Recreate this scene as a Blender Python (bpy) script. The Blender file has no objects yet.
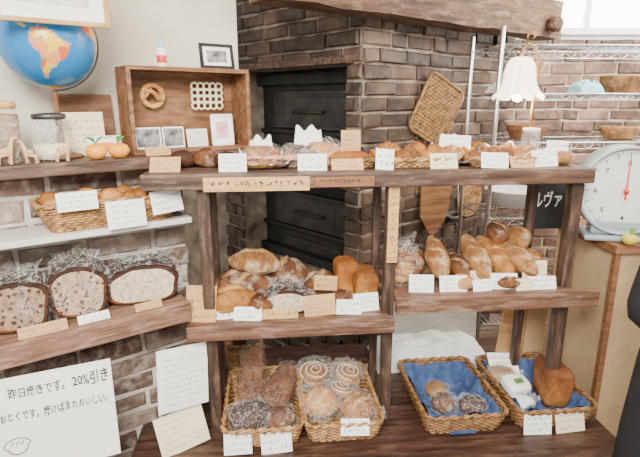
import bpy, bmesh, math, random
from mathutils import Vector, Matrix, noise
R = random.Random(7)
D = bpy.data
col = bpy.context.scene.collection
rad = math.radians

# ---------------------------------------------------------------- geometry
class G:
    def __init__(s):
        s.v=[]; s.f=[]; s.m=[]; s.s=[]; s.cut=None
    def add(s, vs, fs, mi=0, sm=False):
        b=len(s.v); s.v += [Vector(x) for x in vs]
        for f in fs:
            s.f.append([i+b for i in f]); s.m.append(mi); s.s.append(sm)
        return s
    def tone(s,val):
        if s.cut is None: s.cut=[]
        s.cut += [val]*(len(s.v)-len(s.cut))
        return s
    def box(s, c, d, mi=0, rot=None):
        vs=[]
        for x in (-.5,.5):
            for y in (-.5,.5):
                for z in (-.5,.5):
                    p=Vector((x*d[0],y*d[1],z*d[2]))
                    if rot: p=rot@p
                    vs.append(p+Vector(c))
        return s.add(vs,[(0,1,3,2),(4,6,7,5),(0,4,5,1),(2,3,7,6),(0,2,6,4),(1,5,7,3)],mi)
    def prism(s, poly, z0, z1, mi=0):
        n=len(poly)
        vs=[(x,y,z0) for x,y in poly]+[(x,y,z1) for x,y in poly]
        fs=[tuple(range(n))[::-1],tuple(range(n,2*n))]+[(i,(i+1)%n,(i+1)%n+n,i+n) for i in range(n)]
        return s.add(vs,fs,mi)
    def tube(s, pts, r, n=6, closed=False, mi=0):
        pts=[Vector(p) for p in pts]; N=len(pts); vs=[]; fs=[]
        up=None
        for i,p in enumerate(pts):
            a=pts[(i-1)%N] if (closed or i>0) else p
            b=pts[(i+1)%N] if (closed or i<N-1) else p
            t=(b-a)
            t=t.normalized() if t.length>1e-9 else Vector((0,0,1))
            if up is None:
                up=Vector((0,0,1)) if abs(t.z)<.9 else Vector((1,0,0))
            x=up-t*up.dot(t)
            if x.length<1e-4: x=t.orthogonal()
            x.normalize(); up=x; y=t.cross(x)
            rr=r(i/(max(N-1,1))) if callable(r) else r
            for k in range(n):
                a2=2*math.pi*k/n
                vs.append(p+x*rr*math.cos(a2)+y*rr*math.sin(a2))
        M=N if closed else N-1
        for i in range(M):
            for k in range(n):
                fs.append((i*n+k,i*n+(k+1)%n,((i+1)%N)*n+(k+1)%n,((i+1)%N)*n+k))
        if not closed:
            fs.append(tuple(range(n))[::-1]); fs.append(tuple(range((N-1)*n,N*n)))
        return s.add(vs,fs,mi,True)
    def lathe(s, prof, n=28, mi=0, c=(0,0,0), ripple=None):
        vs=[];fs=[];m=len(prof)
        for i,(r,z) in enumerate(prof):
            for k in range(n):
                a=2*math.pi*k/n
                rr=r*(1+(ripple(a,z) if ripple else 0))
                vs.append((c[0]+rr*math.cos(a),c[1]+rr*math.sin(a),c[2]+z))
        for i in range(m-1):
            for k in range(n):
                fs.append((i*n+k,i*n+(k+1)%n,(i+1)*n+(k+1)%n,(i+1)*n+k))
        if prof[0][0]>1e-4: fs.append(tuple(range(n))[::-1])
        if prof[-1][0]>1e-4: fs.append(tuple(range((m-1)*n,m*n)))
        return s.add(vs,fs,mi,True)
    def grid(s, nx, ny, fn, mi=0):
        vs=[fn(i/nx,j/ny) for j in range(ny+1) for i in range(nx+1)]
        fs=[(j*(nx+1)+i,j*(nx+1)+i+1,(j+1)*(nx+1)+i+1,(j+1)*(nx+1)+i) for j in range(ny) for i in range(nx)]
        return s.add(vs,fs,mi,True)

def sp(x,e): return math.copysign(abs(x)**e,x)

def blob(L,W,H,e=1.0,n=56,m=28,amp=.05,fr=18,seed=0,cuts=None,mush=0,c=(0,0,0),g=None,mi=0,flat=.12,point=0):
    g=g or G(); vs=[];cu=[]
    off=Vector((seed*3.7,seed*1.3,seed*7.1))
    for j in range(m+1):
        ph=-math.pi/2+math.pi*j/m
        for k in range(n):
            th=2*math.pi*k/n
            x=sp(math.cos(ph),e)*sp(math.cos(th),e); y=sp(math.cos(ph),e)*sp(math.sin(th),e); z=sp(math.sin(ph),e)
            if point: q=1-point*abs(x)**1.5; y*=q; z=z*q if z>0 else z
            p=Vector((x*L/2,y*W/2,z*H/2))
            if mush and z>0: p.y*=1+mush*math.sin(min(z,1)*math.pi)
            f=1+amp*noise.noise(p*fr+off)*2.2+amp*.6*noise.noise(p*fr*2.7+off)+amp*.3*noise.noise(p*fr*6+off)
            p*=f
            ct=0
            if cuts and z>.1:
                for (a,o,w) in cuts:
                    dd=(-math.sin(a)*p.x+math.cos(a)*p.y-o)+w*1.1*noise.noise(p*60+off)
                    ext=max(0,min(1,1.6-2.0*abs(math.cos(a)*p.x/(L*.5)+math.sin(a)*p.y/(W*.5))*.8))
                    q=math.exp(-(dd/w)**2)*min(1,(z-.1)*2)*ext
                    lip=math.exp(-((dd-w*1.7)/(w*.7))**2)*min(1,(z-.1)*2)*ext
                    ct=max(ct,q*(.55+.6*noise.noise(p*45+off)))
                    p.z+=lip*H*.07
                p.z-=ct*H*.06
            p.z=max(p.z,-H/2*(1-flat))+H/2*(1-flat)
            vs.append(p+Vector(c)); cu.append(max(0,ct))
    fs=[]
    for j in range(m):
        for k in range(n):
            fs.append((j*n+k,j*n+(k+1)%n,(j+1)*n+(k+1)%n,(j+1)*n+k))
    g.tone(0); g.add(vs,fs,mi,True); g.cut+=cu
    return g

def ob(name,g,mats,loc=(0,0,0),rot=(0,0,0),par=None,lab=None,cat=None,grp=None,bev=0,kind=None,sub=0):
    me=D.meshes.new(name); me.from_pydata([tuple(v) for v in g.v],[],g.f)
    if not isinstance(mats,(list,tuple)): mats=[mats]
    for m in mats: me.materials.append(m)
    me.polygons.foreach_set('material_index',g.m)
    me.polygons.foreach_set('use_smooth',g.s)
    if g.cut and len(g.cut)==len(g.v):
        a=me.attributes.new('cut','FLOAT','POINT'); a.data.foreach_set('value',g.cut)
    bm=bmesh.new(); bm.from_mesh(me); bmesh.ops.remove_doubles(bm,verts=bm.verts,dist=1e-6)
    bmesh.ops.recalc_face_normals(bm,faces=bm.faces); bm.to_mesh(me); bm.free()
    me.update()
    return reg(name,me,loc,rot,par,lab,cat,grp,bev,kind,sub)

def reg(name,me,loc,rot,par,lab=None,cat=None,grp=None,bev=0,kind=None,sub=0):
    o=D.objects.new(name,me); col.objects.link(o)
    o.location=loc; o.rotation_euler=rot
    if par: o.parent=par
    if lab: o['label']=lab
    if cat: o['category']=cat
    if grp: o['group']=grp
    if kind: o['kind']=kind
    if bev:
        b=o.modifiers.new('b','BEVEL'); b.width=bev; b.segments=2; b.limit_method='ANGLE'
    if sub:
        b=o.modifiers.new('s','SUBSURF'); b.levels=sub; b.render_levels=sub
    return o
def em(name,loc,rot,lab,cat,grp=None):
    o=reg(name,None,loc,rot,None,lab,cat,grp); o.empty_display_size=.05; return o

def evalmesh(o):
    bpy.context.view_layer.update()
    dg=bpy.context.evaluated_depsgraph_get()
    me=D.meshes.new_from_object(o.evaluated_get(dg)); D.objects.remove(o); return me
def txt(s,size,mat,loc,par,rot=(math.pi/2,0,0),name='lettering',align='CENTER',sy=1.0,wob=0,off=.006):
    cu=D.curves.new('t','FONT'); cu.body=s; cu.size=size; cu.align_x=align; cu.align_y='CENTER'; cu.extrude=.0002; cu.resolution_u=3; cu.offset=size*off
    o=D.objects.new('t',cu); col.objects.link(o); me=evalmesh(o)
    me.materials.clear(); me.materials.append(mat)
    for v in me.vertices:
        v.co.y*=sy
        if wob:
            q=Vector((v.co.x/size*.6,v.co.y/size*.6,3.1))
            v.co.x+=noise.noise(q)*size*wob; v.co.y+=noise.noise(q+Vector((9,4,1)))*size*wob*1.6
    return reg(name,me,loc,rot,par)
def skin(verts,edges,radii,root=0,sub=1):
    me=D.meshes.new('k'); me.from_pydata(verts,edges,[])
    o=D.objects.new('k',me); col.objects.link(o)
    o.modifiers.new('k','SKIN')
    for i,r in enumerate(radii):
        d=me.skin_vertices[0].data[i]
        d.radius=(r,r) if not isinstance(r,tuple) else r
        d.use_root=(i==root)
    sb=o.modifiers.new('s','SUBSURF'); sb.levels=sub; sb.render_levels=sub
    m2=evalmesh(o)
    for p in m2.polygons: p.use_smooth=True
    return m2

# ---------------------------------------------------------------- materials
def base(name):
    m=D.materials.new(name); m.use_nodes=True; n=m.node_tree.nodes; l=m.node_tree.links
    return m,n,l,n['Principled BSDF']
def c4(c): return (c[0],c[1],c[2],1)
def ramp(n,ps):
    r=n.new('ShaderNodeValToRGB'); e=r.color_ramp.elements
    while len(e)<len(ps): e.new(.5)
    for i,(p,c) in enumerate(ps): e[i].position=p; e[i].color=c4(c)
    return r
def mapn(n,l,st=(1,1,1),kind='Object'):
    t=n.new('ShaderNodeTexCoord'); mp=n.new('ShaderNodeMapping'); mp.inputs['Scale'].default_value=st
    l.new(t.outputs[kind],mp.inputs['Vector']); return mp
def mix(n,l,f,a,b):
    x=n.new('ShaderNodeMix'); x.data_type='RGBA'
    for k,v in ((0,f),(6,a),(7,b)):
        if isinstance(v,(int,float)): x.inputs[k].default_value=v
        elif isinstance(v,tuple): x.inputs[k].default_value=c4(v)
        else: l.new(v,x.inputs[k])
    return x.outputs[2]
def pm(name,c1,c2,sc=8,rough=.6,bump=.2,st=(1,1,1),metal=0,lo=.35,hi=.65,emis=0,dist=.003,worn=None):
    m,n,l,b=base(name)
    mp=mapn(n,l,st); t=n.new('ShaderNodeTexNoise'); t.inputs['Scale'].default_value=sc; t.inputs['Detail'].default_value=5
    l.new(mp.outputs[0],t.inputs['Vector'])
    r=ramp(n,[(lo,c1),(hi,c2)]); l.new(t.outputs[0],r.inputs[0]); cc=r.outputs[0]
    if worn:
        mp2=mapn(n,l,tuple(max(1,x*.25) for x in st)); t2=n.new('ShaderNodeTexNoise'); t2.inputs['Scale'].default_value=9; t2.inputs['Detail'].default_value=8; t2.inputs['Roughness'].default_value=.7
        l.new(mp2.outputs[0],t2.inputs['Vector']); r2=ramp(n,[(.5,(0,0,0)),(.7,(.85,.85,.85))]); l.new(t2.outputs[0],r2.inputs[0])
        cc=mix(n,l,r2.outputs[0],cc,worn)
    l.new(cc,b.inputs['Base Color'])
    b.inputs['Roughness'].default_value=rough; b.inputs['Metallic'].default_value=metal
    if bump:
        u=n.new('ShaderNodeBump'); u.inputs['Strength'].default_value=bump; u.inputs['Distance'].default_value=dist
        l.new(t.outputs[0],u.inputs['Height']); l.new(u.outputs[0],b.inputs['Normal'])
    if emis:
        l.new(r.outputs[0],b.inputs['Emission Color']); b.inputs['Emission Strength'].default_value=emis
    return m
def brickm(name,c1,c2,c3,dust,damt=.5,rough=.85):
    m,n,l,b=base(name)
    at=n.new('ShaderNodeAttribute'); at.attribute_name='cut'
    r=ramp(n,[(.0,c1),(.55,c2),(1,c3)]); l.new(at.outputs['Fac'],r.inputs[0])
    t=n.new('ShaderNodeTexCoord'); nz=n.new('ShaderNodeTexNoise'); nz.inputs['Scale'].default_value=22; nz.inputs['Detail'].default_value=8; nz.inputs['Roughness'].default_value=.65
    l.new(t.outputs['Object'],nz.inputs['Vector'])
    r2=ramp(n,[(.45,(0,0,0)),(.72,(damt,)*3)]); l.new(nz.outputs[0],r2.inputs[0])
    cc=mix(n,l,r2.outputs[0],r.outputs[0],dust)
    n3=n.new('ShaderNodeTexNoise'); n3.inputs['Scale'].default_value=5; n3.inputs['Detail'].default_value=4; l.new(t.outputs['Object'],n3.inputs['Vector'])
    r3=ramp(n,[(.4,(.6,.6,.6)),(.6,(0,0,0))]); l.new(n3.outputs[0],r3.inputs[0])
    cc=mix(n,l,r3.outputs[0],cc,tuple(x*.55 for x in c1))
    l.new(cc,b.inputs['Base Color']); b.inputs['Roughness'].default_value=rough
    u=n.new('ShaderNodeBump'); u.inputs['Strength'].default_value=.8; u.inputs['Distance'].default_value=.007
    l.new(nz.outputs[0],u.inputs['Height']); l.new(u.outputs[0],b.inputs['Normal'])
    return m
def crust(name,light,dark,flour=0,specks=None,sc=16,cutc=(.78,.5,.21)):
    m,n,l,b=base(name)
    t=n.new('ShaderNodeTexCoord'); nz=n.new('ShaderNodeTexNoise'); nz.inputs['Scale'].default_value=sc; nz.inputs['Detail'].default_value=10; nz.inputs['Roughness'].default_value=.68
    l.new(t.outputs['Object'],nz.inputs['Vector'])
    s=n.new('ShaderNodeSeparateXYZ'); l.new(t.outputs['Generated'],s.inputs[0])
    ad=n.new('ShaderNodeMath'); ad.operation='MULTIPLY_ADD'; l.new(s.outputs[2],ad.inputs[0]); ad.inputs[1].default_value=.32
    l.new(nz.outputs[0],ad.inputs[2])
    r=ramp(n,[(.46,light),(.63,tuple(a*.38+b2*.62 for a,b2 in zip(light,dark))),(.8,dark)]); l.new(ad.outputs[0],r.inputs[0])
    cc=r.outputs[0]
    at=n.new('ShaderNodeAttribute'); at.attribute_name='cut'
    cc=mix(n,l,at.outputs['Fac'],cc,cutc)
    if flour:
        n2=n.new('ShaderNodeTexNoise'); n2.inputs['Scale'].default_value=20; n2.inputs['Detail'].default_value=10; n2.inputs['Roughness'].default_value=.7; l.new(t.outputs['Object'],n2.inputs['Vector'])
        r2=ramp(n,[(.49,(0,0,0)),(.68,(flour,)*3)]); l.new(n2.outputs[0],r2.inputs[0]); cc=mix(n,l,r2.outputs[0],cc,(.82,.71,.54))
    if specks:
        v=n.new('ShaderNodeTexVoronoi'); v.inputs['Scale'].default_value=75; l.new(t.outputs['Object'],v.inputs['Vector'])
        r3=ramp(n,[(.18,(1,1,1)),(.32,(0,0,0))]); l.new(v.outputs['Distance'],r3.inputs[0]); cc=mix(n,l,r3.outputs[0],cc,specks)
    l.new(cc,b.inputs['Base Color']); b.inputs['Roughness'].default_value=.68; b.inputs['Specular IOR Level'].default_value=.3
    u=n.new('ShaderNodeBump'); u.inputs['Strength'].default_value=1; u.inputs['Distance'].default_value=.008
    l.new(nz.outputs[0],u.inputs['Height']); l.new(u.outputs[0],b.inputs['Normal'])
    return m
m_wood=pm('old_dark_wood',(.035,.018,.011),(.115,.062,.04),3,.55,.3,(1.5,22,22),worn=(.27,.175,.12))
m_woodz=pm('old_dark_wood_upright',(.028,.015,.009),(.085,.045,.03),3,.55,.3,(22,22,1.5),worn=(.2,.125,.085))
m_redwood=pm('worn_brown_wood',(.075,.034,.02),(.2,.098,.062),3,.55,.3,(1.5,25,25),worn=(.4,.275,.2))
m_leftw=pm('worn_pale_brown_wood',(.11,.052,.032),(.27,.145,.095),3,.55,.3,(1.5,25,25),worn=(.46,.32,.23))
m_beam=pm('rough_ceiling_beam',(.045,.023,.013),(.15,.08,.045),3,.75,1,(1.5,14,14),worn=(.3,.19,.12),dist=.016)
m_mid=pm('brown_wood',(.16,.065,.025),(.31,.145,.065),4,.5,.25,(1.5,18,18))
m_box=pm('warm_brown_wood',(.12,.047,.018),(.26,.12,.053),4,.5,.25,(1.5,14,14),worn=(.38,.21,.11))
m_lightwood=pm('light_wood',(.5,.27,.1),(.7,.43,.19),4,.55,.2,(2,22,22))
m_tan=pm('tan_board',(.46,.32,.17),(.58,.42,.25),3,.75,.12,worn=(.38,.26,.15))
m_plat=pm('platform_wood',(.022,.01,.007),(.07,.033,.022),3,.45,.3,(1.5,18,18),worn=(.15,.085,.055))
m_mortL=pm('pale_mortar',(.52,.47,.41),(.8,.76,.69),14,.95,.6)
m_mortO=pm('dull_brown_mortar',(.13,.10,.075),(.38,.32,.255),10,.95,.6)
m_mortB=pm('pale_grey_mortar',(.26,.205,.165),(.56,.48,.4),10,.95,.6)
m_bL=brickm('pale_old_brick',(.10,.055,.038),(.235,.155,.115),(.4,.31,.25),(.7,.63,.55),.85)
m_bO=brickm('dark_glazed_brick',(.024,.013,.009),(.066,.037,.024),(.15,.09,.06),(.29,.21,.155),.4,.5)
m_bB=brickm('back_brick',(.07,.034,.023),(.165,.085,.056),(.3,.175,.12),(.48,.37,.28),.45,.6)
m_plaster=pm('beige_plaster',(.6,.54,.45),(.75,.69,.59),4,.9,.15)
m_white=pm('white_plaster',(.88,.86,.82),(.95,.93,.9),4,.9,.1)
m_floor=pm('floor_concrete',(.16,.11,.08),(.24,.17,.13),6,.7,.1)
m_shelfw=pm('pale_painted_shelf',(.62,.58,.52),(.78,.74,.68),6,.5,.15,(2,20,20))
m_iron=pm('black_iron',(.005,.005,.005),(.018,.016,.014),12,.7,.4)
m_iron2=pm('worn_oven_door_iron',(.009,.008,.007),(.035,.029,.024),9,.6,.5)
m_steel=pm('chrome',(.6,.6,.62),(.75,.75,.77),10,.25,0,metal=1)
m_dsteel=pm('dull_steel',(.12,.12,.12),(.2,.2,.2),10,.5,0,metal=1)
m_brass=pm('brass',(.36,.21,.07),(.52,.33,.13),10,.35,0,metal=1)
m_paper=pm('white_card',(.92,.91,.87),(.97,.96,.93),10,.8,.03)
m_cream=pm('cream_paper',(.76,.66,.46),(.88,.78,.58),10,.8,.03)
m_kraft=pm('kraft_card',(.5,.3,.13),(.62,.4,.19),10,.8,.1)
m_ink=pm('ink',(.02,.02,.022),(.04,.04,.042),10,.8,0)
m_inkg=pm('grey_ink',(.13,.12,.12),(.19,.18,.18),10,.8,0)
m_inkb=pm('brown_ink',(.12,.06,.03),(.16,.09,.05),10,.8,0)
m_wick=pm('golden_wicker',(.2,.09,.028),(.54,.31,.12),40,.5,.3)
m_wickd=pm('dark_wicker',(.13,.058,.02),(.38,.2,.08),40,.5,.3)
m_blue=pm('blue_cloth',(.025,.055,.15),(.065,.115,.26),30,.9,.3)
m_ltblue=pm('pale_blue_cloth',(.25,.6,.7),(.42,.78,.86),30,.9,.3)
m_cloth=pm('white_cloth',(.78,.8,.79),(.9,.91,.9),12,.9,.3)
m_black=pm('black_fabric',(.006,.006,.008),(.014,.014,.017),20,.95,.2)
m_skin=pm('skin',(.6,.38,.27),(.66,.43,.32),6,.55,.05)
m_orange=pm('mandarin_peel',(.9,.32,.02),(.95,.42,.04),30,.4,.3)
m_yellow=pm('yellow_green_peel',(.6,.5,.05),(.75,.62,.1),20,.4,.3)
m_green=pm('green_leaf',(.06,.2,.03),(.12,.3,.06),20,.5,.1)
m_enamel=pm('white_enamel',(.85,.86,.84),(.9,.9,.88),4,.3,0)
m_dial=pm('dial_face',(.68,.71,.68),(.76,.78,.74),4,.4,0)
m_grey=pm('blue_grey_enamel',(.27,.34,.36),(.36,.43,.45),6,.3,.05)
m_red=pm('red_paint',(.7,.03,.02),(.8,.06,.04),6,.4,0)
m_ham=pm('ham_filling',(.55,.16,.1),(.75,.4,.25),50,.5,.2)
m_choc=pm('chalkboard',(.012,.013,.014),(.028,.029,.03),15,.8,.05)
m_chalk=pm('chalk',(.85,.85,.82),(.92,.92,.9),15,.9,0)
m_gold=pm('gold_frame',(.42,.26,.09),(.6,.4,.17),20,.4,.1)
m_pic=pm('faded_print',(.6,.57,.5),(.86,.83,.76),14,.6,0)
m_pic2=pm('pink_print',(.8,.25,.3),(.9,.7,.62),25,.5,0)
m_pic3=pm('grey_photo_print',(.03,.03,.035),(.4,.4,.42),30,.5,0)
m_coffee=pm('brown_beans',(.2,.1,.04),(.36,.21,.11),60,.6,.4)
m_shade=pm('glowing_glass_shade',(1,.80,.52),(1,.95,.84),22,.3,.6,emis=2.4)
m_bulb=pm('glowing_bulb',(1,.85,.6),(1,.93,.8),10,.3,0,emis=12)
m_day=pm('bright_daylight_glass',(1,.98,.94),(1,.99,.97),3,.3,0,emis=6)
m_toy=pm('toy_wood',(.55,.32,.14),(.75,.5,.26),50,.5,.05)

K_gold=crust('golden_crust',(.66,.32,.07),(.21,.07,.014))
K_tan=crust('floured_tan_crust',(.54,.28,.085),(.19,.068,.02),flour=.65)
K_brown=crust('brown_crust',(.3,.11,.03),(.065,.02,.008),flour=.5)
K_dark=crust('dark_fruit_crust',(.15,.05,.018),(.035,.013,.008),specks=(.015,.006,.005))
K_fruit=crust('fruit_nut_crust',(.42,.17,.045),(.12,.038,.012),specks=(.04,.012,.007))
K_solid=crust('deep_brown_crust',(.4,.16,.045),(.13,.042,.013))
K_orange=crust('orange_brown_crust',(.64,.25,.045),(.26,.075,.013))
K_pale=crust('pale_bun_crust',(.76,.48,.18),(.42,.17,.04))
K_sugar=crust('sugared_pastry',(.7,.43,.18),(.36,.16,.05),flour=.9)
def crumb(name,c,sp_,lo=.5,sc=48,size=.25):
    m,n,l,b=base(name); mp=mapn(n,l)
    wz=n.new('ShaderNodeTexNoise'); wz.inputs['Scale'].default_value=45; l.new(mp.outputs[0],wz.inputs['Vector'])
    ws=n.new('ShaderNodeVectorMath'); ws.operation='SCALE'; ws.inputs['Scale'].default_value=.02; l.new(wz.outputs['Color'],ws.inputs[0])
    wa=n.new('ShaderNodeVectorMath'); l.new(ws.outputs[0],wa.inputs[0]); l.new(mp.outputs[0],wa.inputs[1])
    v=n.new('ShaderNodeTexVoronoi'); v.inputs['Scale'].default_value=sc; l.new(wa.outputs[0],v.inputs['Vector'])
    r=ramp(n,[(size,(1,1,1)),(size+.12,(0,0,0))]); l.new(v.outputs['Distance'],r.inputs[0])
    nz=n.new('ShaderNodeTexNoise'); nz.inputs['Scale'].default_value=70; nz.inputs['Detail'].default_value=8; nz.inputs['Roughness'].default_value=.7; l.new(mp.outputs[0],nz.inputs['Vector'])
    r2=ramp(n,[(.38,tuple(x*.52 for x in c)),(.62,c)]); l.new(nz.outputs[0],r2.inputs[0])
    n3=n.new('ShaderNodeTexNoise'); n3.inputs['Scale'].default_value=24; l.new(mp.outputs[0],n3.inputs['Vector'])
    r3=ramp(n,[(lo,(0,0,0)),(lo+.05,(1,1,1))]); l.new(n3.outputs[0],r3.inputs[0])
    mu=n.new('ShaderNodeMath'); mu.operation='MULTIPLY'; l.new(r.outputs[0],mu.inputs[0]); l.new(r3.outputs[0],mu.inputs[1])
    l.new(mix(n,l,mu.outputs[0],r2.outputs[0],sp_),b.inputs['Base Color']); b.inputs['Roughness'].default_value=.9
    return m
C_raisin=crumb('raisin_crumb',(.56,.4,.26),(.09,.035,.022),.42,66,.27)
C_fruit=crumb('dark_fruit_crumb',(.42,.27,.16),(.07,.025,.016),.3,62,.3)
C_white=crumb('pale_crumb',(.8,.66,.46),(.42,.27,.14),.5,60)
def plastic(name,f,tint,k=4.5):
    m,n,l,b=base(name)
    b.inputs['Base Color'].default_value=c4(tint); b.inputs['Roughness'].default_value=.1
    mp=mapn(n,l); nz=n.new('ShaderNodeTexNoise'); nz.inputs['Scale'].default_value=22; nz.inputs['Detail'].default_value=4; nz.inputs['Distortion'].default_value=2.5
    l.new(mp.outputs[0],nz.inputs['Vector']); u=n.new('ShaderNodeBump'); u.inputs['Strength'].default_value=1; u.inputs['Distance'].default_value=.014
    l.new(nz.outputs[0],u.inputs['Height']); l.new(u.outputs[0],b.inputs['Normal'])
    t=n.new('ShaderNodeBsdfTransparent'); x=n.new('ShaderNodeMixShader')
    r=ramp(n,[(.46,(f,)*3),(.5,(min(1,f*k),)*3),(.54,(f,)*3)]); l.new(nz.outputs[0],r.inputs[0]); l.new(r.outputs[0],x.inputs[0])
    l.new(t.outputs[0],x.inputs[1]); l.new(b.outputs[0],x.inputs[2]); l.new(x.outputs[0],n['Material Output'].inputs[0])
    return m
P_clear=plastic('clear_cellophane',.025,(.95,.95,.95),6)
P_crink=plastic('crinkled_bread_bag',.04,(.97,.97,.97),9)
P_milky=plastic('milky_plastic',.11,(.92,.92,.92))
P_glass=plastic('jar_glass',.1,(.85,.9,.88))
def globemat():
    m,n,l,b=base('globe_map'); mp=mapn(n,l)
    v=n.new('ShaderNodeTexVoronoi'); v.inputs['Scale'].default_value=30; l.new(mp.outputs[0],v.inputs['Vector'])
    s=n.new('ShaderNodeSeparateColor'); l.new(v.outputs['Color'],s.inputs[0])
    r2=ramp(n,[(0,(.15,.4,.07)),(.3,(.72,.12,.04)),(.52,(.85,.55,.05)),(.76,(.75,.3,.12))]); r2.color_ramp.interpolation='CONSTANT'; l.new(s.outputs[0],r2.inputs[0])
    at=n.new('ShaderNodeAttribute'); at.attribute_name='cut'
    l.new(mix(n,l,at.outputs['Fac'],(.015,.2,.5),r2.outputs[0]),b.inputs['Base Color']); b.inputs['Roughness'].default_value=.25
    return m
m_globe=globemat()

# ---------------------------------------------------------------- frames
AM=rad(6); AL=rad(36); AB=rad(43)
def M(u,v,z): return Vector((u*math.cos(AM)-v*math.sin(AM), 1.5+u*math.sin(AM)+v*math.cos(AM), z))
def Lf(u,v,z): return Vector((-.44+u*math.cos(AL)-v*math.sin(AL), 1.46+u*math.sin(AL)+v*math.cos(AL), z))
def Bf(u,v,z): return Vector((.196+u*math.cos(AB)-v*math.sin(AB), 2.4+u*math.sin(AB)+v*math.cos(AB), z))

# ---------------------------------------------------------------- bricks
def bricks(g,O,ud,nd,U,z0,z1,bw=.21,rh=.075,gap=.012,dep=.015,holes=(),seed=1,mi=1):
    rr=random.Random(seed); O=Vector(O); ud=Vector(ud); nd=Vector(nd)
    row=0; z=z0
    while z<z1-.01:
        zt_=min(z+rh-gap+rr.uniform(-.003,.003),z1); u=-(bw/2 if row%2 else 0)+rr.uniform(-.03,.03)
        while u<U:
            wv=bw*rr.choice((1,1,1,.55))+rr.uniform(-.016,.016); a=max(u,0); b=min(u+wv-gap,U); u+=wv
            segs=[(a,b)]
            for (ha,hb,hz0,hz1) in holes:
                if zt_>hz0 and z<hz1:
                    ns=[]
                    for (p,q) in segs:
                        if q<=ha or p>=hb: ns.append((p,q)); continue
                        if p<ha: ns.append((p,ha))
                        if q>hb: ns.append((hb,q))
                    segs=ns
            for (p,q) in segs:
                if q-p<.02: continue
                d=dep+rr.uniform(-.008,.009); bv=.007; vs=[]; tl=rr.uniform(-.003,.003)
                for (k,ins) in ((-.004,0),(d-bv,0),(d,bv)):
                    for ci,(x,zz) in enumerate(((p+ins,z+ins),(q-ins,z+ins),(q-ins,zt_-ins),(p+ins,zt_-ins))):
                        j=.004 if k>0 else 0
                        vs.append(O+ud*(x+rr.uniform(-j,j))+nd*(k+rr.uniform(-j,j)*.7)+Vector((0,0,zz+rr.uniform(-j,j)+(tl if ci in (1,2) else -tl))))
                fs=[(8,9,10,11)]
                for q2 in (0,4):
                    for i in range(4): fs.append((q2+i,q2+(i+1)%4,q2+(i+1)%4+4,q2+i+4))
                g.add(vs,fs,mi); g.tone(rr.random())
        z+=rh; row+=1
    return g

# ---------------------------------------------------------------- room
def st(name,g,m,loc=(0,0,0),rot=(0,0,0)): return ob(name,g,m,loc,rot,kind='structure')
st('floor',G().box((.3,1.2,-.05),(5.4,5.0,.1)),m_floor)
st('ceiling',G().box((.3,2.2,2.55),(5.4,3.0,.1)),m_white)
g=G().box((.3,3.55,.97),(5.4,.15,1.94)).tone(0); g.box((.3,3.55,2.22),(5.4,.15,.56),2); g.tone(0)
bricks(g,(1.0,3.475,0),(1,0,0),(0,-1,0),1.55,0,1.94,seed=5)
st('wall_back',g,[m_mortB,m_bB,m_white])
g=G().box((1.72,3.46,2.21),(1.1,.02,.42),0)
g.box((1.72,3.45,1.985),(1.2,.05,.04),1).box((1.72,3.45,2.435),(1.2,.05,.04),1).box((1.15,3.45,2.21),(.04,.05,.42),1).box((2.29,3.45,2.21),(.04,.05,.42),1).box((1.72,3.45,2.21),(.03,.04,.42),1)
st('window_1',g,[m_day,m_white])
st('wall_right',G().box((2.6,2.2,1.25),(.12,2.55,2.5)),m_white)
st('wall_left',G().box((-.22,.49,1.87),(1.35,.12,1.16)).box((-.75,.49,.62),(.3,.12,1.24)),m_plaster,Lf(0,0,0),(0,0,AL))
g=G().box((-.39,.335,.667),(1.02,.18,1.335)).tone(0)
bricks(g,(-.9,.245,0),(1,0,0),(0,-1,0),1.02,.02,1.335,bw=.205,rh=.074,gap=.016,seed=8)
st('wall_brick',g,[m_mortL,m_bL],Lf(0,0,0),(0,0,AL))
bd=Vector((1.42,1.08)); ba=math.atan2(bd.y,bd.x)
def beamf():
    g=G(); n=60; vs=[];fs=[]; sec=[]
    for k in range(5): sec.append((0,1.905+.2*k/4))
    for k in range(1,4): sec.append((.15*k/3,2.105))
    sec.append((.15,2.0)); sec.append((.15,1.905)); sec.append((.075,1.905))
    m=len(sec)
    for i in range(n+1):
        x=-.25+2.0*i/n
        for (y,z) in sec:
            q=Vector((x*5,y*9,z*9))
            vs.append((x+(.02*noise.noise(q*1.3) if i==n else 0),y+.010*noise.noise(q)+.004*noise.noise(q*4),z+.009*noise.noise(q+Vector((3,8,1)))+.004*noise.noise(q*4)))
    for i in range(n):
        for k in range(m): fs.append((i*m+k,i*m+(k+1)%m,(i+1)*m+(k+1)%m,(i+1)*m+k))
    fs.append(tuple(range(m))); fs.append(tuple(n*m+k for k in range(m)))
    return g.add(vs,fs)
bm_=st('trim_1',beamf(),m_beam,(.02,2.06,0),(0,0,ba))
ob('knob',blob(.10,.08,.085,.9,amp=.16,seed=12),m_beam,(1.60,-.045,1.93),(0,.3,.5),par=bm_,lab='rough gnarled wooden knob')

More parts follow.
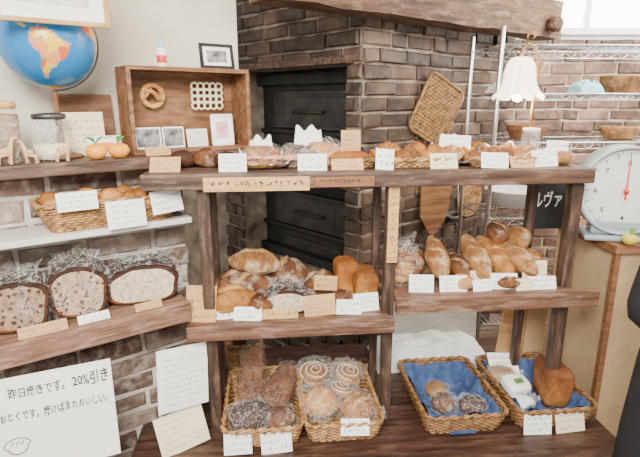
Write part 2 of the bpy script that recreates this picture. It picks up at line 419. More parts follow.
# ---------------------------------------------------------------- brick oven
ov=em('brick_oven',Bf(0,0,0),(0,0,AB),'large dark brick bread oven with two black iron chambers','oven')
H1=[(.10,1.0,1.17,1.72),(.10,1.0,.58,1.13)]
g=G()
g.prism([(.28,0),(1.4,0),(1.4,.12),(.28,1.1)],0,2.3)
g.prism([(0,0),(.28,0),(.28,.10),(0,.10)],0,2.3)
g.prism([(0,1.0),(.28,1.0),(.28,1.15),(0,1.2)],0,2.3)
for z0,z1 in ((0,.58),(1.13,1.17),(1.72,2.3)): g.prism([(0,.10),(.28,.10),(.28,1.0),(0,1.0)],z0,z1)
g.tone(0)
bricks(g,(0,0,0),(1,0,0),(0,-1,0),1.4,0,2.3,seed=2)
bricks(g,(0,0,0),(0,1,0),(-1,0,0),1.2,0,2.3,holes=H1,seed=3)
ob('masonry',g,[m_mortO,m_bO],par=ov)
for (z0,z1) in ((1.18,1.71),(.59,1.12)):
    zc=(z0+z1)/2;h=z1-z0
    g=G().box((.18,.55,zc),(.02,.89,h-.01)).box((.15,.55,z1-.04),(.06,.89,.06)).box((.15,.55,z0+.03),(.06,.89,.05)).box((.16,.55,zc-h*.14),(.03,.89,.025))
    ob('oven_front',g,m_iron,par=ov,bev=.006)
    d=ob('oven_door',G().box((0,0,0),(.02,.66,h*.4)).box((-.010,0,h*.15),(.010,.62,.016)).box((-.010,0,-h*.15),(.010,.62,.016)).box((-.010,.2,0),(.008,.02,h*.3)).box((-.010,-.2,0),(.008,.02,h*.3)),m_iron2,(.155,.53,zc+h*.1),par=ov,bev=.006)
    ob('handle',G().tube([(-.01,-.12,0),(-.035,-.12,0),(-.035,.12,0),(-.01,.12,0)],.007),m_iron2,(0,0,-.01),par=d)
    ob('vent_plate',G().box((0,0,0),(.012,.5,.06)).box((-.008,0,0),(.008,.44,.012)),m_iron2,(.165,.53,z0+.1),par=ov,bev=.003)
for zz in (1.15,1.735):
    ob('lintel_bar',G().box((-.03,.55,zz),(.06,1.0,.035)),m_wood,par=ov,bev=.003)

# ---------------------------------------------------------------- main shelf unit
sh=em('display_shelf',M(0,0,.44),(0,0,AM),'dark worn wooden open display shelf with two tiers and square posts','shelf')
def shp(name,g,m,lab=None,bev=.003):
    return ob(name,g,m,(0,0,-.44),par=sh,lab=lab,bev=bev)
shp('top_shelf',G().prism([(-.53,.0),(.89,0),(.89,.28),(-.43,.28),(-.53,.19)],1.315,1.34).box((.18,.012,1.314),(1.42,.03,.044)),m_wood)
shp('middle_shelf',G().prism([(-.42,0),(.235,0),(.235,.27),(-.42,.27)],.833,.857).box((-.09,-.005,.833),(.67,.03,.05)),m_redwood)
shp('middle_shelf',G().prism([(.25,0),(.885,0),(.885,.28),(.25,.28)],.902,.925).box((.60,-.008,.899),(.70,.034,.054)),m_redwood)
for (u,v,w) in ((-.355,.045,.038),(.235,.045,.035),(.857,.045,.040),(-.355,.255,.032),(.235,.255,.028),(.825,.255,.03)):
    shp('post',G().box((u,v,.8775),(w,w,.875)),m_woodz)
shp('rail',G().box((.24,.29,1.285),(1.15,.02,.05)),m_wood)

g=G().prism([(-.62,-.3),(1.0,-.3),(1.0,.62),(-.40,.62),(-.40,.24),(-.62,.1)],.40,.44)
g.prism([(-.6,-.26),(.98,-.26),(.98,.6),(-.38,.6),(-.38,.22),(-.6,.08)],0,.40)
ob('display_platform',g,m_plat,M(0,0,0),(0,0,AM),lab='low dark brown wooden platform carrying the bread baskets',cat='platform',bev=.004)

ob('wall_shelf',G().box((-.36,.11,.918),(.78,.215,.03)).box((-.36,.0,.903),(.78,.03,.066)),m_leftw,Lf(0,0,0),(0,0,AL),lab='thick worn brown wooden shelf board on the pale brick wall',cat='shelf',bev=.004)
ob('wall_shelf',G().box((-.41,.14,1.18),(.98,.16,.018)),m_shelfw,Lf(0,0,0),(0,0,AL),lab='thin pale painted shelf board on the pale brick wall',cat='shelf',bev=.002)
ob('ledge_board',G().box((-.28,.27,1.362),(1.33,.30,.036)),m_wood,Lf(0,0,0),(0,0,AL),lab='dark old wooden ledge capping the pale brick wall',cat='shelf',bev=.004)

# ---------------------------------------------------------------- helper things
def scribble(g,w,h,lines,mi,big=1.0,y=-.0013,top=.86,x0=-.42,x1=.42,seed=1,th=.1):
    rr=random.Random(seed)
    lh=h*.8/lines
    for i in range(lines):
        zc=h*top-lh*(i+.4); x=x0*w+rr.random()*w*.08; slope=rr.uniform(-.04,.04)
        xe=x1*w-(rr.random()*w*.3 if i else 0)
        while x<xe:
            ch=lh*.6*big*rr.uniform(.7,1.2)
            for k in range(rr.choice((2,3,4))):
                a=rr.uniform(-.5,.5)+(math.pi/2 if k%2 else 0)
                L=ch*rr.uniform(.35,.85); t=max(.0006,ch*th)*rr.uniform(.7,1.3)
                cx=x+ch*.5+rr.uniform(-.2,.2)*ch; cz=zc+slope*x+rr.uniform(-.28,.28)*ch
                bend=rr.uniform(-.25,.25)*L
                q=[]
                for s_ in (-.5,0,.5):
                    px=cx+math.cos(a)*L*s_-math.sin(a)*bend*(1-abs(s_)*2); pz=cz+math.sin(a)*L*s_+math.cos(a)*bend*(1-abs(s_)*2)
                    q.append((px,pz))
                nx=-math.sin(a)*t/2;nz=math.cos(a)*t/2
                vs=[(px-nx,y,pz-nz) for px,pz in q]+[(px+nx,y,pz+nz) for px,pz in q]
                g.add(vs,[(0,1,4,3),(1,2,5,4)],mi)
            x+=ch*rr.uniform(.95,1.3)
cs=[0]
def card(P,rz,w,h,kind='white',tilt=12,roll=0,lines=2,lab=None,cat='price card',name='price_card',big=1.0,grp='handwritten bread price cards'):
    cs[0]+=1
    g=G(); g.box((0,0,h/2),(w,.002,h))
    scribble(g,w,h,lines,1,big,seed=cs[0])
    mats={'white':[m_paper,m_inkg],'cream':[m_cream,m_inkg],'kraft':[m_kraft,m_inkb],'wood':[m_lightwood,m_inkb]}[kind]
    lab=lab or {'white':'small white handwritten price card in front of bread','cream':'small cream handwritten price card among the breads','kraft':'small brown kraft price card with dark handwriting','wood':'small light wooden plaque with brown handwriting'}[kind]
    q=(Matrix.Rotation(rz,4,'Z')@Matrix.Rotation(rad(-tilt),4,'X')@Matrix.Rotation(rad(roll),4,'Y')).to_euler()
    return ob(name,g,mats,P,q,lab=lab,cat=cat,grp=grp)

def bagg(L,W,H,seed,tail='top'):
    g=blob(L,W,H,.68,44,22,.10,26,seed)
    g.cut=None
    if tail=='top':
        def f(a,b):
            x=(a-.5)*L*(.55+.3*b); z=H*.86+b*.034+.006*math.sin(a*9+seed)
            return (x,.007*math.sin(a*22+seed)*(.4+b)+.022*b,z)
        g.grid(26,4,f)
    elif tail=='side':
        def f(a,b):
            return (L*.45+b*.035, (a-.5)*W*(.55+.3*b), H*.3+.006*math.sin(a*25+seed)*(.4+b)+.012*b)
        g.grid(20,3,f)
    return g
def bread(P,rz,L,W,H,mat,lab,name='loaf',cat='bread',grp=None,e=1.0,amp=.06,cuts=None,mush=0,seed=None,rx=0,ry=0,bag=None,tail='side',fr=18,point=0):
    seed=seed if seed is not None else R.randint(1,900)
    g=blob(L,W,H,e,amp=amp,seed=seed,cuts=cuts,mush=mush,fr=fr,point=point)
    rot=(rx,ry,rz)
    if not bag: return ob(name,g,mat,P,rot,lab=lab,cat=cat,grp=grp)
    o=em('bagged_'+name,P,rot,lab,cat,grp)
    ob(name,g,mat,(0,0,.003),par=o)
    ob('plastic_bag',bagg(L*1.12,W*1.16,H*1.1,seed,tail),bag,par=o,lab='crinkled transparent plastic bag')
    return o
DIAG=lambda k,sp_,w=.006,a=.7:[(a,(i-(k-1)/2)*sp_,w) for i in range(k)]

def slice_loaf(P,rz,w,h,l,km,cm,lab,bag=None,grp=None,dome=.25,name='sliced_loaf'):
    bag=bag or P_crink
    g=G(); N=44; prof=[]; sd=R.randint(1,99)
    for i in range(N):
        a=2*math.pi*i/N-math.pi/2
        x=sp(math.cos(a),.62)*w/2; z=sp(math.sin(a),.62)
        z=(z*.5+.5)
        if z>.6: x*=1+.08*math.sin((z-.6)/.4*math.pi)
        zz=z*h+(dome*h*.35*math.cos(min(1,abs(x)/(w/2))*math.pi/2) if z>.5 else 0)
        nn=1+.07*noise.noise(Vector((x*14,zz*14,sd)))
        prof.append((x*nn,zz*(1+.05*noise.noise(Vector((x*16,zz*5,sd+5))))))
    zc=h*.5
    sl=max(3,int(l/.018)); rings=[]
    for s_ in range(sl):
        y0=-l/2+l*s_/sl; dy=l/sl
        rings+=[(y0+.001,.965),(y0+dy*.2,1.0),(y0+dy*.85,1.0)]
    rings.append((l/2,.93))
    vs=[]
    for (y,s_) in rings:
        for (x,z) in prof:
            nn=1+.035*noise.noise(Vector((x*20,z*20,y*3)))
            vs.append((x*s_*nn,y,zc+(z-zc)*s_*nn))
    fs=[]
    for j in range(len(rings)-1):
        for i in range(N): fs.append((j*N+i,j*N+(i+1)%N,(j+1)*N+(i+1)%N,(j+1)*N+i))
    g.add(vs,fs,0,True)
    inner=[(x*.90,rings[0][0]-.0004,zc+(z-zc)*.90) for (x,_,z) in vs[:N]]
    g.add(vs[:N]+inner,[(i,(i+1)%N,(i+1)%N+N,i+N) for i in range(N)],0)
    g.add(inner,[tuple(range(N))],1); g.add(vs[-N:],[tuple(range(N))],0)
    o=em('bagged_'+name,P,(0,0,rz),lab,'bread',grp)
    ob(name,g,[km,cm],(0,0,.004),par=o)
    b=bagg(w*1.15,l*1.12,h*1.17*(1+dome*.35),R.randint(1,99),'top'); ob('plastic_bag',b,bag,par=o,lab='loose crinkled transparent plastic bag')
    return o

def rrect(W,L,r,n):
    hw,hl=W/2-r,L/2-r
    per=4*hw+4*hl+2*math.pi*r; pts=[]
    for i in range(n):
        s=per*i/n
        parts=[('l',2*hw),('c',0),('l',2*hl),('c',1),('l',2*hw),('c',2),('l',2*hl),('c',3)]
        for idx,(k,val) in enumerate(parts):
            ln=val if k=='l' else math.pi*r/2
            if s<=ln or idx==7:
                q=s/ln if ln>0 else 0
                if idx==0: p=((-hw+s),-hl-r,0,-1)
                elif idx==2: p=(hw+r,-hl+s,1,0)
                elif idx==4: p=(hw-s,hl+r,0,1)
                elif idx==6: p=(-hw-r,hl-s,-1,0)
                else:
                    c=[(hw,-hl,-90),(hw,hl,0),(-hw,hl,90),(-hw,-hl,180)][val]; a=rad(c[2]+90*q)
                    p=(c[0]+r*math.cos(a),c[1]+r*math.sin(a),math.cos(a),math.sin(a))
                pts.append(p);break
            s-=ln
    return pts
def basket(P,rz,W,L,H,lab,mat=None,flare=.12,r=.03,step=.0155,name='wicker_basket',grp='woven bread baskets',tilt=0):
    mat=mat or m_wick
    o=em(name,P,(tilt,0,rz),lab,'basket',grp)
    n=int((2*W+2*L)/step); n+=(n%2)
    g=G(); k=int(H/.0078)
    for j in range(k):
        z=.005+j*(H-.008)/k; s=1-flare*(1-j/k); pts=[]
        for i,(x,y,nx,ny) in enumerate(rrect(W*s,L*s,r,n)):
            d=.003*(1 if (i+j)%2 else -1)
            pts.append((x+nx*d,y+ny*d,z))
        g.tube(pts,.0042,4,True)
    a=rrect(W*(1-flare),L*(1-flare),r,n); b=rrect(W,L,r,n)
    for i in range(0,n,2): g.tube([(a[i][0],a[i][1],.0),(b[i][0],b[i][1],H)],.0028,4)
    s=1-flare; g.prism([(p[0],p[1]) for p in a],0,.005)
    for i in range(int(L*s/.02)):
        y=-L*s/2+.012+i*.02; g.tube([(-W*s/2+.01,y,.006),(W*s/2-.01,y,.006)],.003,4)
    ob('basket_body',g,mat,par=o)
    g=G()
    for ph in (0,math.pi):
        pts=[]
        for i,(x,y,nx,ny) in enumerate(b):
            a_=i*1.25+ph; pts.append((x+nx*.004*math.cos(a_),y+ny*.004*math.cos(a_),H+.002+.004*math.sin(a_)))
        g.tube(pts,.0055,5,True)
    ob('basket_rim',g,mat,par=o)
    return o
def lining(P,rz,W,L,H,mat,lab,seed=1,name='cloth_lining'):
    def f(a,b):
        x=(a-.5)*2;y=(b-.5)*2
        m=max(abs(x),abs(y)); e=max(0,(m-.72)/.28)
        z=.016+min(1,e*1.1)*H*(.72+.28*noise.noise(Vector((x*2,y*2,seed))))
        z+=.022*noise.noise(Vector((x*4,y*4,seed)))*(1-e*.5)+.01*noise.noise(Vector((x*11,y*11,seed)))
        return (x*W/2*.88,y*L/2*.9,max(z,.013))
    return ob(name,G().grid(48,52,f),mat,P,(0,0,rz),lab=lab,cat='cloth')

# ---------------------------------------------------------------- bottom baskets
zb=.441
vb=.11
BK=[(-.195,.26),(.075,.26),(.495,.29),(.822,.29)]
for i,(u,w) in enumerate(BK):
    basket(M(u,vb,zb),AM,w,.39,.075,['rectangular woven wicker basket full of dark fruit loaves','rectangular woven wicker basket holding bagged rolls','rectangular woven wicker basket lined with blue cloth','rectangular woven wicker basket with tall loaf and blue cloth'][i],mat=m_wick if i<2 else m_wickd)
lining(M(.495,vb,zb),AM,.29,.39,.075,m_blue,'dark blue cloth lining a wicker basket beneath small breads',2)
lining(M(.822,vb,zb),AM,.29,.39,.075,m_blue,'dark blue cloth lining the basket with the tall loaf',5)
GB='bagged breads in the first basket'
bread(M(-.235,.2,zb+.08),AM+rad(84),.26,.09,.085,K_fruit,'long brown bagged fruit loaf with nuts in a basket',e=.8,amp=.11,fr=34,bag=P_clear,grp=GB,ry=rad(-34))
bread(M(-.13,.15,zb+.05),AM+rad(70),.2,.1,.085,K_fruit,'brown fruit loaf in clear bag beside a longer loaf',e=.85,amp=.11,fr=34,bag=P_clear,grp=GB,ry=rad(-18))
bread(M(-.24,.01,zb+.03),AM+.4,.14,.115,.08,K_dark,'round dark roll in clear bag near basket front',name='roll',bag=P_crink,grp=GB,amp=.1)
bread(M(-.135,.0,zb+.025),AM,.105,.095,.07,K_brown,'small dark fruit roll in clear bag',name='roll',bag=P_clear,grp=GB,amp=.1)
def swirl(P,rz,r,lab,grp):
    g=G(); pts=[];n=80
    for i in range(n):
        t=i/(n-1); a=t*2*math.pi*2.6; rr=r*(.08+.78*t)*(1+.05*math.sin(a*1.7)); pts.append((rr*math.cos(a),rr*math.sin(a),.02+.014*(1-t)))
    g.tube(pts,lambda t:.0135-.003*t,8)
    g.tube([(p[0],p[1],p[2]+.0105) for p in pts],lambda t:.003,5,mi=1)
    g.lathe([(0,.002),(r*.85,.004),(r*.9,.018),(0,.02)],24)
    o=em('bagged_swirl_roll',P,(rad(14),0,rz),lab,'bread',grp)
    ob('swirl_roll',g,[K_gold,m_cream],par=o); ob('plastic_bag',bagg(r*2.3,r*2.3,.055,R.randint(1,99),'side'),P_crink,par=o)
G2='bagged rolls in the second basket'
swirl(M(.005,.25,zb+.06),AM,.066,'pale swirled sweet roll in clear bag',G2)
swirl(M(.130,.235,zb+.055),AM+1,.060,'pale swirled sweet roll in clear bag',G2)
swirl(M(.085,.14,zb+.045),AM+2,.05,'smaller pale swirled roll in clear bag',G2)
bread(M(.005,.06,zb+.03),AM+.3,.13,.15,.085,K_pale,'floured round bread in clear bag',name='round_bread',bag=P_crink,grp=G2,cuts=DIAG(2,.04),amp=.09)
bread(M(.135,.03,zb+.025),AM,.115,.14,.08,K_gold,'golden round bread in clear bag',name='round_bread',bag=P_crink,grp=G2,cuts=DIAG(2,.04),amp=.09)
G3='small bagged breads on blue cloth'
bread(M(.45,.03,zb+.026),AM,.09,.085,.065,K_brown,'small brown roll in clear bag on blue cloth',name='roll',bag=P_crink,grp=G3,amp=.1)
bread(M(.548,.015,zb+.026),AM,.095,.09,.055,K_dark,'flat dark brown roll in clear bag on blue cloth',name='roll',bag=P_crink,grp=G3,amp=.1)
bread(M(.455,.125,zb+.026),AM+.5,.08,.075,.055,K_gold,'golden round roll on blue cloth',name='roll',bag=P_clear,grp=G3)
bread(M(.88,.07,zb+.024),AM+rad(84),.15,.1,.155,K_solid,'tall solid brown tin loaf standing on blue cloth',name='tin_loaf',e=.45,amp=.05,fr=22,mush=.06)
card(M(.775,.22,zb+.045),AM,.12,.085,'white',50,4,3,'white printed leaflet lying over bags in basket','leaflet','leaflet',grp=None)
ob('paper_packet',blob(.1,.085,.045,.5,amp=.06,seed=9).box((.0,-.005,.044),(.035,.022,.004),1).tone(0),[m_paper,m_green],M(.765,.12,zb+.04),(rad(16),0,AM+.2),lab='white paper packet with small green mark in basket',cat='packet')
bread(M(.745,.2,zb+.022),AM+.4,.12,.1,.06,K_sugar,'pale sugared bread in milky bag behind the tall loaf',name='bun',bag=P_milky)
bread(M(.74,.03,zb+.022),AM+.4,.09,.08,.04,m_cloth,'small knotted white parcel in the basket with tall loaf',name='parcel',cat='parcel',amp=.15,bag=P_milky)
card(M(-.275,-.1,zb+.005),AM,.09,.07,'white',14,0,3)
card(M(-.15,-.1,zb+.0),AM,.1,.083,'white',14,-3,3)
card(M(.105,-.1,zb+.045),AM,.095,.055,'white',20,3,2)
card(M(.74,-.1,zb+.0),AM,.1,.075,'white',14,2,3)
card(M(.86,-.1,zb-.0),AM,.105,.08,'cream',14,-3,3)
ob('cloth_tag',G().box((0,0,.015),(.09,.002,.012)),m_blue,M(.475,-.096,zb+.012),(0,0,AM),lab='small blue tag on a wicker basket front',cat='tag')

def clothbundle(P,rz,W,L,H,mat,lab,seed,rough=1.0):
    def f(a,b):
        x=(a-.5)*2;y=(b-.5)*2
        q=max(0,1-(abs(x)**4))*max(0,1-(abs(y)**4))
        z=H*q**.45*(.75+.4*rough*noise.noise(Vector((x*2.2,y*2.2,seed))))+.022*rough*noise.noise(Vector((x*6+y*3,y*5,seed)))*q
        return (x*W/2,y*L/2,max(z,.001))
    return ob('folded_cloth',G().grid(60,40,f),mat,P,(0,0,rz),lab=lab,cat='cloth')
clothbundle(M(.53,.46,.441),AM,.5,.24,.12,m_cloth,'low soft folded white cloth bundle behind the baskets',3,.8)
ob('leaning_board',G().box((0,0,.2),(.11,.012,.4)),m_lightwood,M(.84,.35,.442),(rad(-8),rad(10),AM),lab='light brown wooden board leaning at the shelf back',cat='board',bev=.002)
ob('leaning_board',G().box((0,0,.17),(.09,.012,.34)),m_tan,M(.945,.34,.442),(rad(-6),rad(6),AM),lab='tan wooden board leaning behind baskets',cat='board',bev=.002)
ob('white_panel',G().box((0,0,.17),(.42,.012,.34)),m_shelfw,M(.6,.6,.442),(rad(-4),0,AM),lab='plain pale board standing behind the cloth bundle',cat='board')
basket(M(-.28,.46,.442),AM,.15,.12,.12,'small deep wicker basket at the platform back',mat=m_wickd,r=.05,grp=None)

# ---------------------------------------------------------------- middle shelf, first bay
z1=.858
GL='crusty loaves on the middle shelf'
A=.1
bread(M(-.25,.185,z1),AM+.1,.22,.16,.125,K_brown,'large round floured country loaf',name='country_loaf',grp=GL,cuts=[(.5,.02,.008),(.6,-.03,.008)],amp=A)
bread(M(-.215,.2,z1+.1),AM-.5,.18,.12,.085,K_tan,'floured loaf stacked on top of a country loaf',grp=GL,cuts=[(.2,0,.008)],amp=A)
bread(M(-.355,.15,z1),AM+.3,.12,.1,.1,K_tan,'floured tan loaf beside wooden sign',grp=GL,amp=A)
bread(M(-.1,.22,z1),AM+.5,.16,.12,.15,K_brown,'brown round loaf behind bagged slices',grp=GL,cuts=[(.6,0,.007),(2.1,0,.007)],amp=A)
bread(M(-.285,.08,z1),AM+.1,.16,.1,.1,K_gold,'golden oval loaf at shelf front',grp=GL,cuts=[(.15,0,.008)],amp=A)
bread(M(-.19,.075,z1),AM+1.2,.1,.09,.075,K_brown,'small brown loaf at shelf front',grp=GL,amp=A)
slice_loaf(M(-.105,.1,z1),AM,.155,.065,.105,K_dark,C_white,'bagged sliced pale loaf with dark crust on shelf',dome=.5)
bread(M(.02,.2,z1),AM+.2,.14,.1,.1,K_brown,'dark loaf behind kraft price cards',grp=GL,cuts=DIAG(2,.03),amp=A)
bread(M(.115,.215,z1),AM+rad(90),.12,.08,.145,K_orange,'tall orange brown tin loaf',name='tin_loaf',e=.4,mush=.1,grp='tall tin loaves')
bread(M(.172,.14,z1),AM+rad(90),.13,.08,.13,K_gold,'tall golden tin loaf beside post',name='tin_loaf',e=.4,mush=.1,grp='tall tin loaves')
bread(M(.08,.11,z1),AM,.1,.08,.06,K_brown,'brown flat roll behind a white card',name='roll',amp=A)
card(M(-.385,.02,z1),AM,.095,.12,'wood',10,4,4,'upright light wooden plaque with brown handwriting')
card(M(-.305,.035,z1),AM,.085,.07,'white',14,-3,3)
card(M(-.235,.015,z1),AM,.09,.045,'white',20,3,2)
card(M(-.13,.02,z1),AM,.12,.032,'kraft',20,0,1)
card(M(.005,.03,z1),AM,.105,.07,'kraft',14,-3,4)
card(M(.03,.105,z1+.06),AM,.08,.05,'kraft',12,4,2)
card(M(.1,.03,z1),AM,.085,.05,'white',14,3,2)
card(M(.165,.05,z1),AM,.085,.062,'white',14,-3,3)

# middle shelf, second bay
z2=.926
GR='long floured loaves in the second bay'
for (u,v,z,L,W,H,yaw,tl,mt,nc,lb) in (
    (.435,.17,.055,.2,.082,.08,88,-32,K_tan,3,'long floured tan loaf leaning toward the back'),
    (.51,.15,.02,.17,.078,.075,92,-12,K_brown,2,'floured brown loaf pointing outward'),
    (.575,.16,.05,.22,.082,.08,96,-28,K_tan,3,'long floured loaf with diagonal scores'),
    (.645,.16,.05,.22,.082,.08,106,-26,K_gold,3,'long golden loaf with diagonal scores'),
    (.715,.15,.045,.21,.085,.08,110,-22,K_tan,3,'long floured scored loaf pointing outward'),
    (.785,.15,.02,.15,.08,.08,95,-12,K_gold,2,'short golden loaf beside the end post'),
    (.69,.22,.12,.15,.085,.07,60,-10,K_brown,1,'dark brown loaf stacked on the pile'),
    (.765,.21,.10,.14,.085,.075,80,-10,K_tan,1,'floured tan loaf stacked beside the end post'),
    (.37,.2,.02,.15,.085,.085,80,-10,K_brown,2,'brown loaf near the centre post'),
    (.5,.06,0,.09,.075,.05,20,0,K_sugar,0,'small sugared roll at the shelf front'),
    (.66,.05,0,.1,.075,.045,10,0,K_brown,1,'small brown roll at the shelf front')):
    bread(M(u,v,z2+z),AM+rad(yaw),L,W,H,mt,lb,grp=GR,e=.92,cuts=DIAG(nc,.042,.006,1.0) if nc else None,ry=rad(tl),point=.22,amp=.085)
o=em('bag_of_rusks',M(.31,.12,z2),(0,0,AM),'tall clear plastic bag of toasted bread pieces','bread')
g=G(); g.tone(0)
for i in range(18):
    blob(.045,.032,.024,.6,16,8,.08,seed=i,g=g,c=(R.uniform(-.025,.025),R.uniform(-.02,.02),.008+i*.006))
ob('rusks',g,K_gold,par=o)
ob('plastic_bag',bagg(.105,.085,.165,44,'top'),P_crink,par=o)
for (u,v,w,h,k,t) in ((.345,.03,.085,.06,'white',14),(.455,.025,.095,.055,'white',16),(.55,.08,.08,.05,'cream',10),(.555,.02,.065,.04,'white',18),(.635,.03,.095,.055,'white',14),(.76,.06,.09,.085,'cream',10),(.765,.015,.1,.045,'white',18),(.70,.012,.06,.04,'cream',18)):
    card(M(u,v,z2),AM,w,h,k,t,R.uniform(-5,5),3 if h>.05 else 2)

# ---------------------------------------------------------------- top shelf
zt=1.341
bread(M(-.43,.15,zt),AM,.08,.07,.06,K_dark,'small dark glossy bun',name='bun',grp='dark buns',amp=.1)
bread(M(-.355,.16,zt),AM,.09,.075,.062,K_brown,'small dark glossy bun',name='bun',grp='dark buns',amp=.1)
bread(M(-.29,.14,zt),AM,.08,.07,.055,K_dark,'small dark glossy bun',name='bun',grp='dark buns',amp=.1)
card(M(-.465,.04,zt),AM,.09,.052,'wood',35,0,3)
card(M(-.262,.03,zt),AM,.084,.055,'white',12,0,3)
def wrapped(P,rz,w,d,h,lab,mt):
    o=em('wrapped_sandwich',P,(0,0,rz),lab,'sandwich','flat wrapped sandwiches')
    ob('bread_slice',blob(w,d,h*.4,.6,amp=.06,seed=R.randint(1,99)),mt,par=o)
    ob('filling',blob(w*.98,d*.98,h*.25,.7,amp=.2,fr=45,seed=R.randint(1,99)),m_ham,(0,-.003,h*.33),par=o)
    ob('bread_slice',blob(w*.97,d*.97,h*.42,.6,amp=.06,seed=R.randint(1,99)),mt,(0,.004,h*.5),(rad(5),rad(4),0),par=o)
    ob('wrapper',bagg(w*1.15,d*1.15,h*1.12,R.randint(1,99),'side'),P_crink,par=o)
def sheet(P,rz,w,d,s_):
    ob('paper_wrap',G().grid(26,16,lambda a,b:((a-.5)*w,(b-.5)*d,.003+.016*abs(b-.5)*2+.034*max(0,b-.72)*4*(.6+.4*math.sin(a*14+s_))+.03*max(0,abs(a-.5)-.4)*6+.007*noise.noise(Vector((a*8,b*8,s_))))),m_paper,P,(0,0,rz),lab='crumpled sheet of white wrapping paper beneath pastries',cat='paper',grp='paper sheets on the top shelf')
def upwrap(P,rz,w,h,s_):
    ob('paper_wrap',G().grid(20,14,lambda a,b:((a-.5)*w*(1-.3*b),.03*math.sin(b*2)+.01*noise.noise(Vector((a*7,b*7,s_))),b*h+.01*math.sin(a*11+s_)*b)),m_paper,P,(rad(-8),0,rz),lab='upright folded white paper wrap behind sandwiches',cat='paper',grp='paper sheets on the top shelf')
sheet(M(-.165,.11,zt),AM+.15,.15,.13,3)
wrapped(M(-.17,.10,zt+.006),AM+.2,.115,.08,.07,'flat wrapped sandwich on white paper',K_gold)
wrapped(M(-.05,.13,zt),AM-.2,.11,.085,.075,'flat wrapped sandwich with brown bread',K_brown)
wrapped(M(.03,.15,zt),AM+.3,.11,.085,.085,'flat wrapped sandwich with pale bread',K_pale)
upwrap(M(-.015,.19,zt),AM,.12,.125,1); upwrap(M(-.17,.17,zt),AM+.2,.1,.095,4); upwrap(M(.5,.22,zt),AM,.11,.09,7)
card(M(-.02,.03,zt),AM,.09,.052,'white',14,0,2)
basket(M(.12,.12,zt),AM,.14,.11,.025,'low flat wicker tray under a topped slice',mat=m_wickd,grp='low wicker trays on the top shelf',flare=.1)
bread(M(.11,.12,zt+.012),AM,.12,.08,.04,K_orange,'flat orange brown slice with topping',name='pastry',e=.7,amp=.1)
card(M(.12,.16,zt+.04),AM,.065,.075,'kraft',6,0,4)
card(M(.09,.03,zt),AM,.1,.038,'wood',30,0,2)
for (u,w) in ((.32,.24),(.61,.22)):
    basket(M(u,.13,zt),AM,w,.16,.025,'low flat wicker tray of baked pastries',mat=m_wick,grp='low wicker trays on the top shelf',flare=.1)
sheet(M(.46,.13,zt),AM,.14,.15,11); sheet(M(.31,.13,zt+.01),AM,.2,.13,5); sheet(M(.61,.13,zt+.01),AM,.18,.13,8)
def pastry(P,rz,L,mat,seed,grp,kind):
    g=G(); g.tone(0)
    if kind==0:
        n=30; pts=[]
        for i in range(n):
            t=i/(n-1); a=(t-.5)*1.7; pts.append((math.sin(a)*L*.55,-math.cos(a)*L*.3+L*.25,.024))
        g.cut=None; g.tube(pts,lambda t:.007+.023*math.sin(math.pi*t)**.8*(1+.2*math.sin(t*40+seed)),12)
        nm,lb='croissant','curved flaky golden pastry on the top shelf'
    elif kind==1:
        blob(L,L*.7,.04,.7,30,14,.16,30,seed,g=g); blob(L*.6,L*.4,.036,.9,20,10,.2,40,seed+3,g=g,c=(.005,0,.018))
        nm,lb='topped_bread','flat irregular topped bread on the top shelf'
    else:
        blob(L,L*.5,.05,.85,34,14,.13,26,seed,cuts=DIAG(2,.03,.005),g=g)
        nm,lb='roll','short rough brown roll on the top shelf'
    for v in g.v:
        v.z*=1+.1*noise.noise(v*40); v.z=max(v.z,.001)
    ob(nm,g,mat,P,(0,0,rz),lab=lb,cat='pastry',grp=grp)
GP='mixed pastries on the top shelf'
for i,(u,v,y,m_,k,L_) in enumerate(((.22,.14,.4,K_orange,1,.08),(.26,.18,-.9,K_gold,0,.1),(.29,.09,.2,K_fruit,1,.085),(.34,.16,.7,K_orange,0,.1),(.38,.1,-.3,K_gold,1,.09),(.40,.17,1.2,K_brown,2,.1),(.44,.1,.3,K_tan,2,.1),(.49,.16,-.4,K_orange,1,.08),(.535,.09,.8,K_brown,1,.07),(.56,.17,.2,K_gold,0,.1),(.61,.11,-.6,K_fruit,2,.1),(.66,.16,.4,K_orange,1,.08),(.69,.1,-.2,K_tan,2,.09))):
    pastry(M(u,v,zt+.018),AM+y,L_,m_,i*7+1,GP,k)
bread(M(.83,.1,zt),AM+.3,.09,.075,.05,K_tan,'small floured roll at the shelf end',name='roll',amp=.1)
card(M(.205,.03,zt),AM,.058,.065,'white',12,4,2)
card(M(.40,.035,zt),AM,.09,.05,'cream',20,0,2)
card(M(.475,.14,zt+.04),AM,.1,.058,'white',10,3,3)
card(M(.565,.03,zt),AM,.09,.05,'white',16,2,3)
card(M(.745,.05,zt),AM,.09,.055,'white',14,-2,3)
card(M(.66,.03,zt),AM,.08,.03,'wood',30,0,1)
card(M(.85,.16,zt+.02),AM,.08,.055,'white',10,3,2)

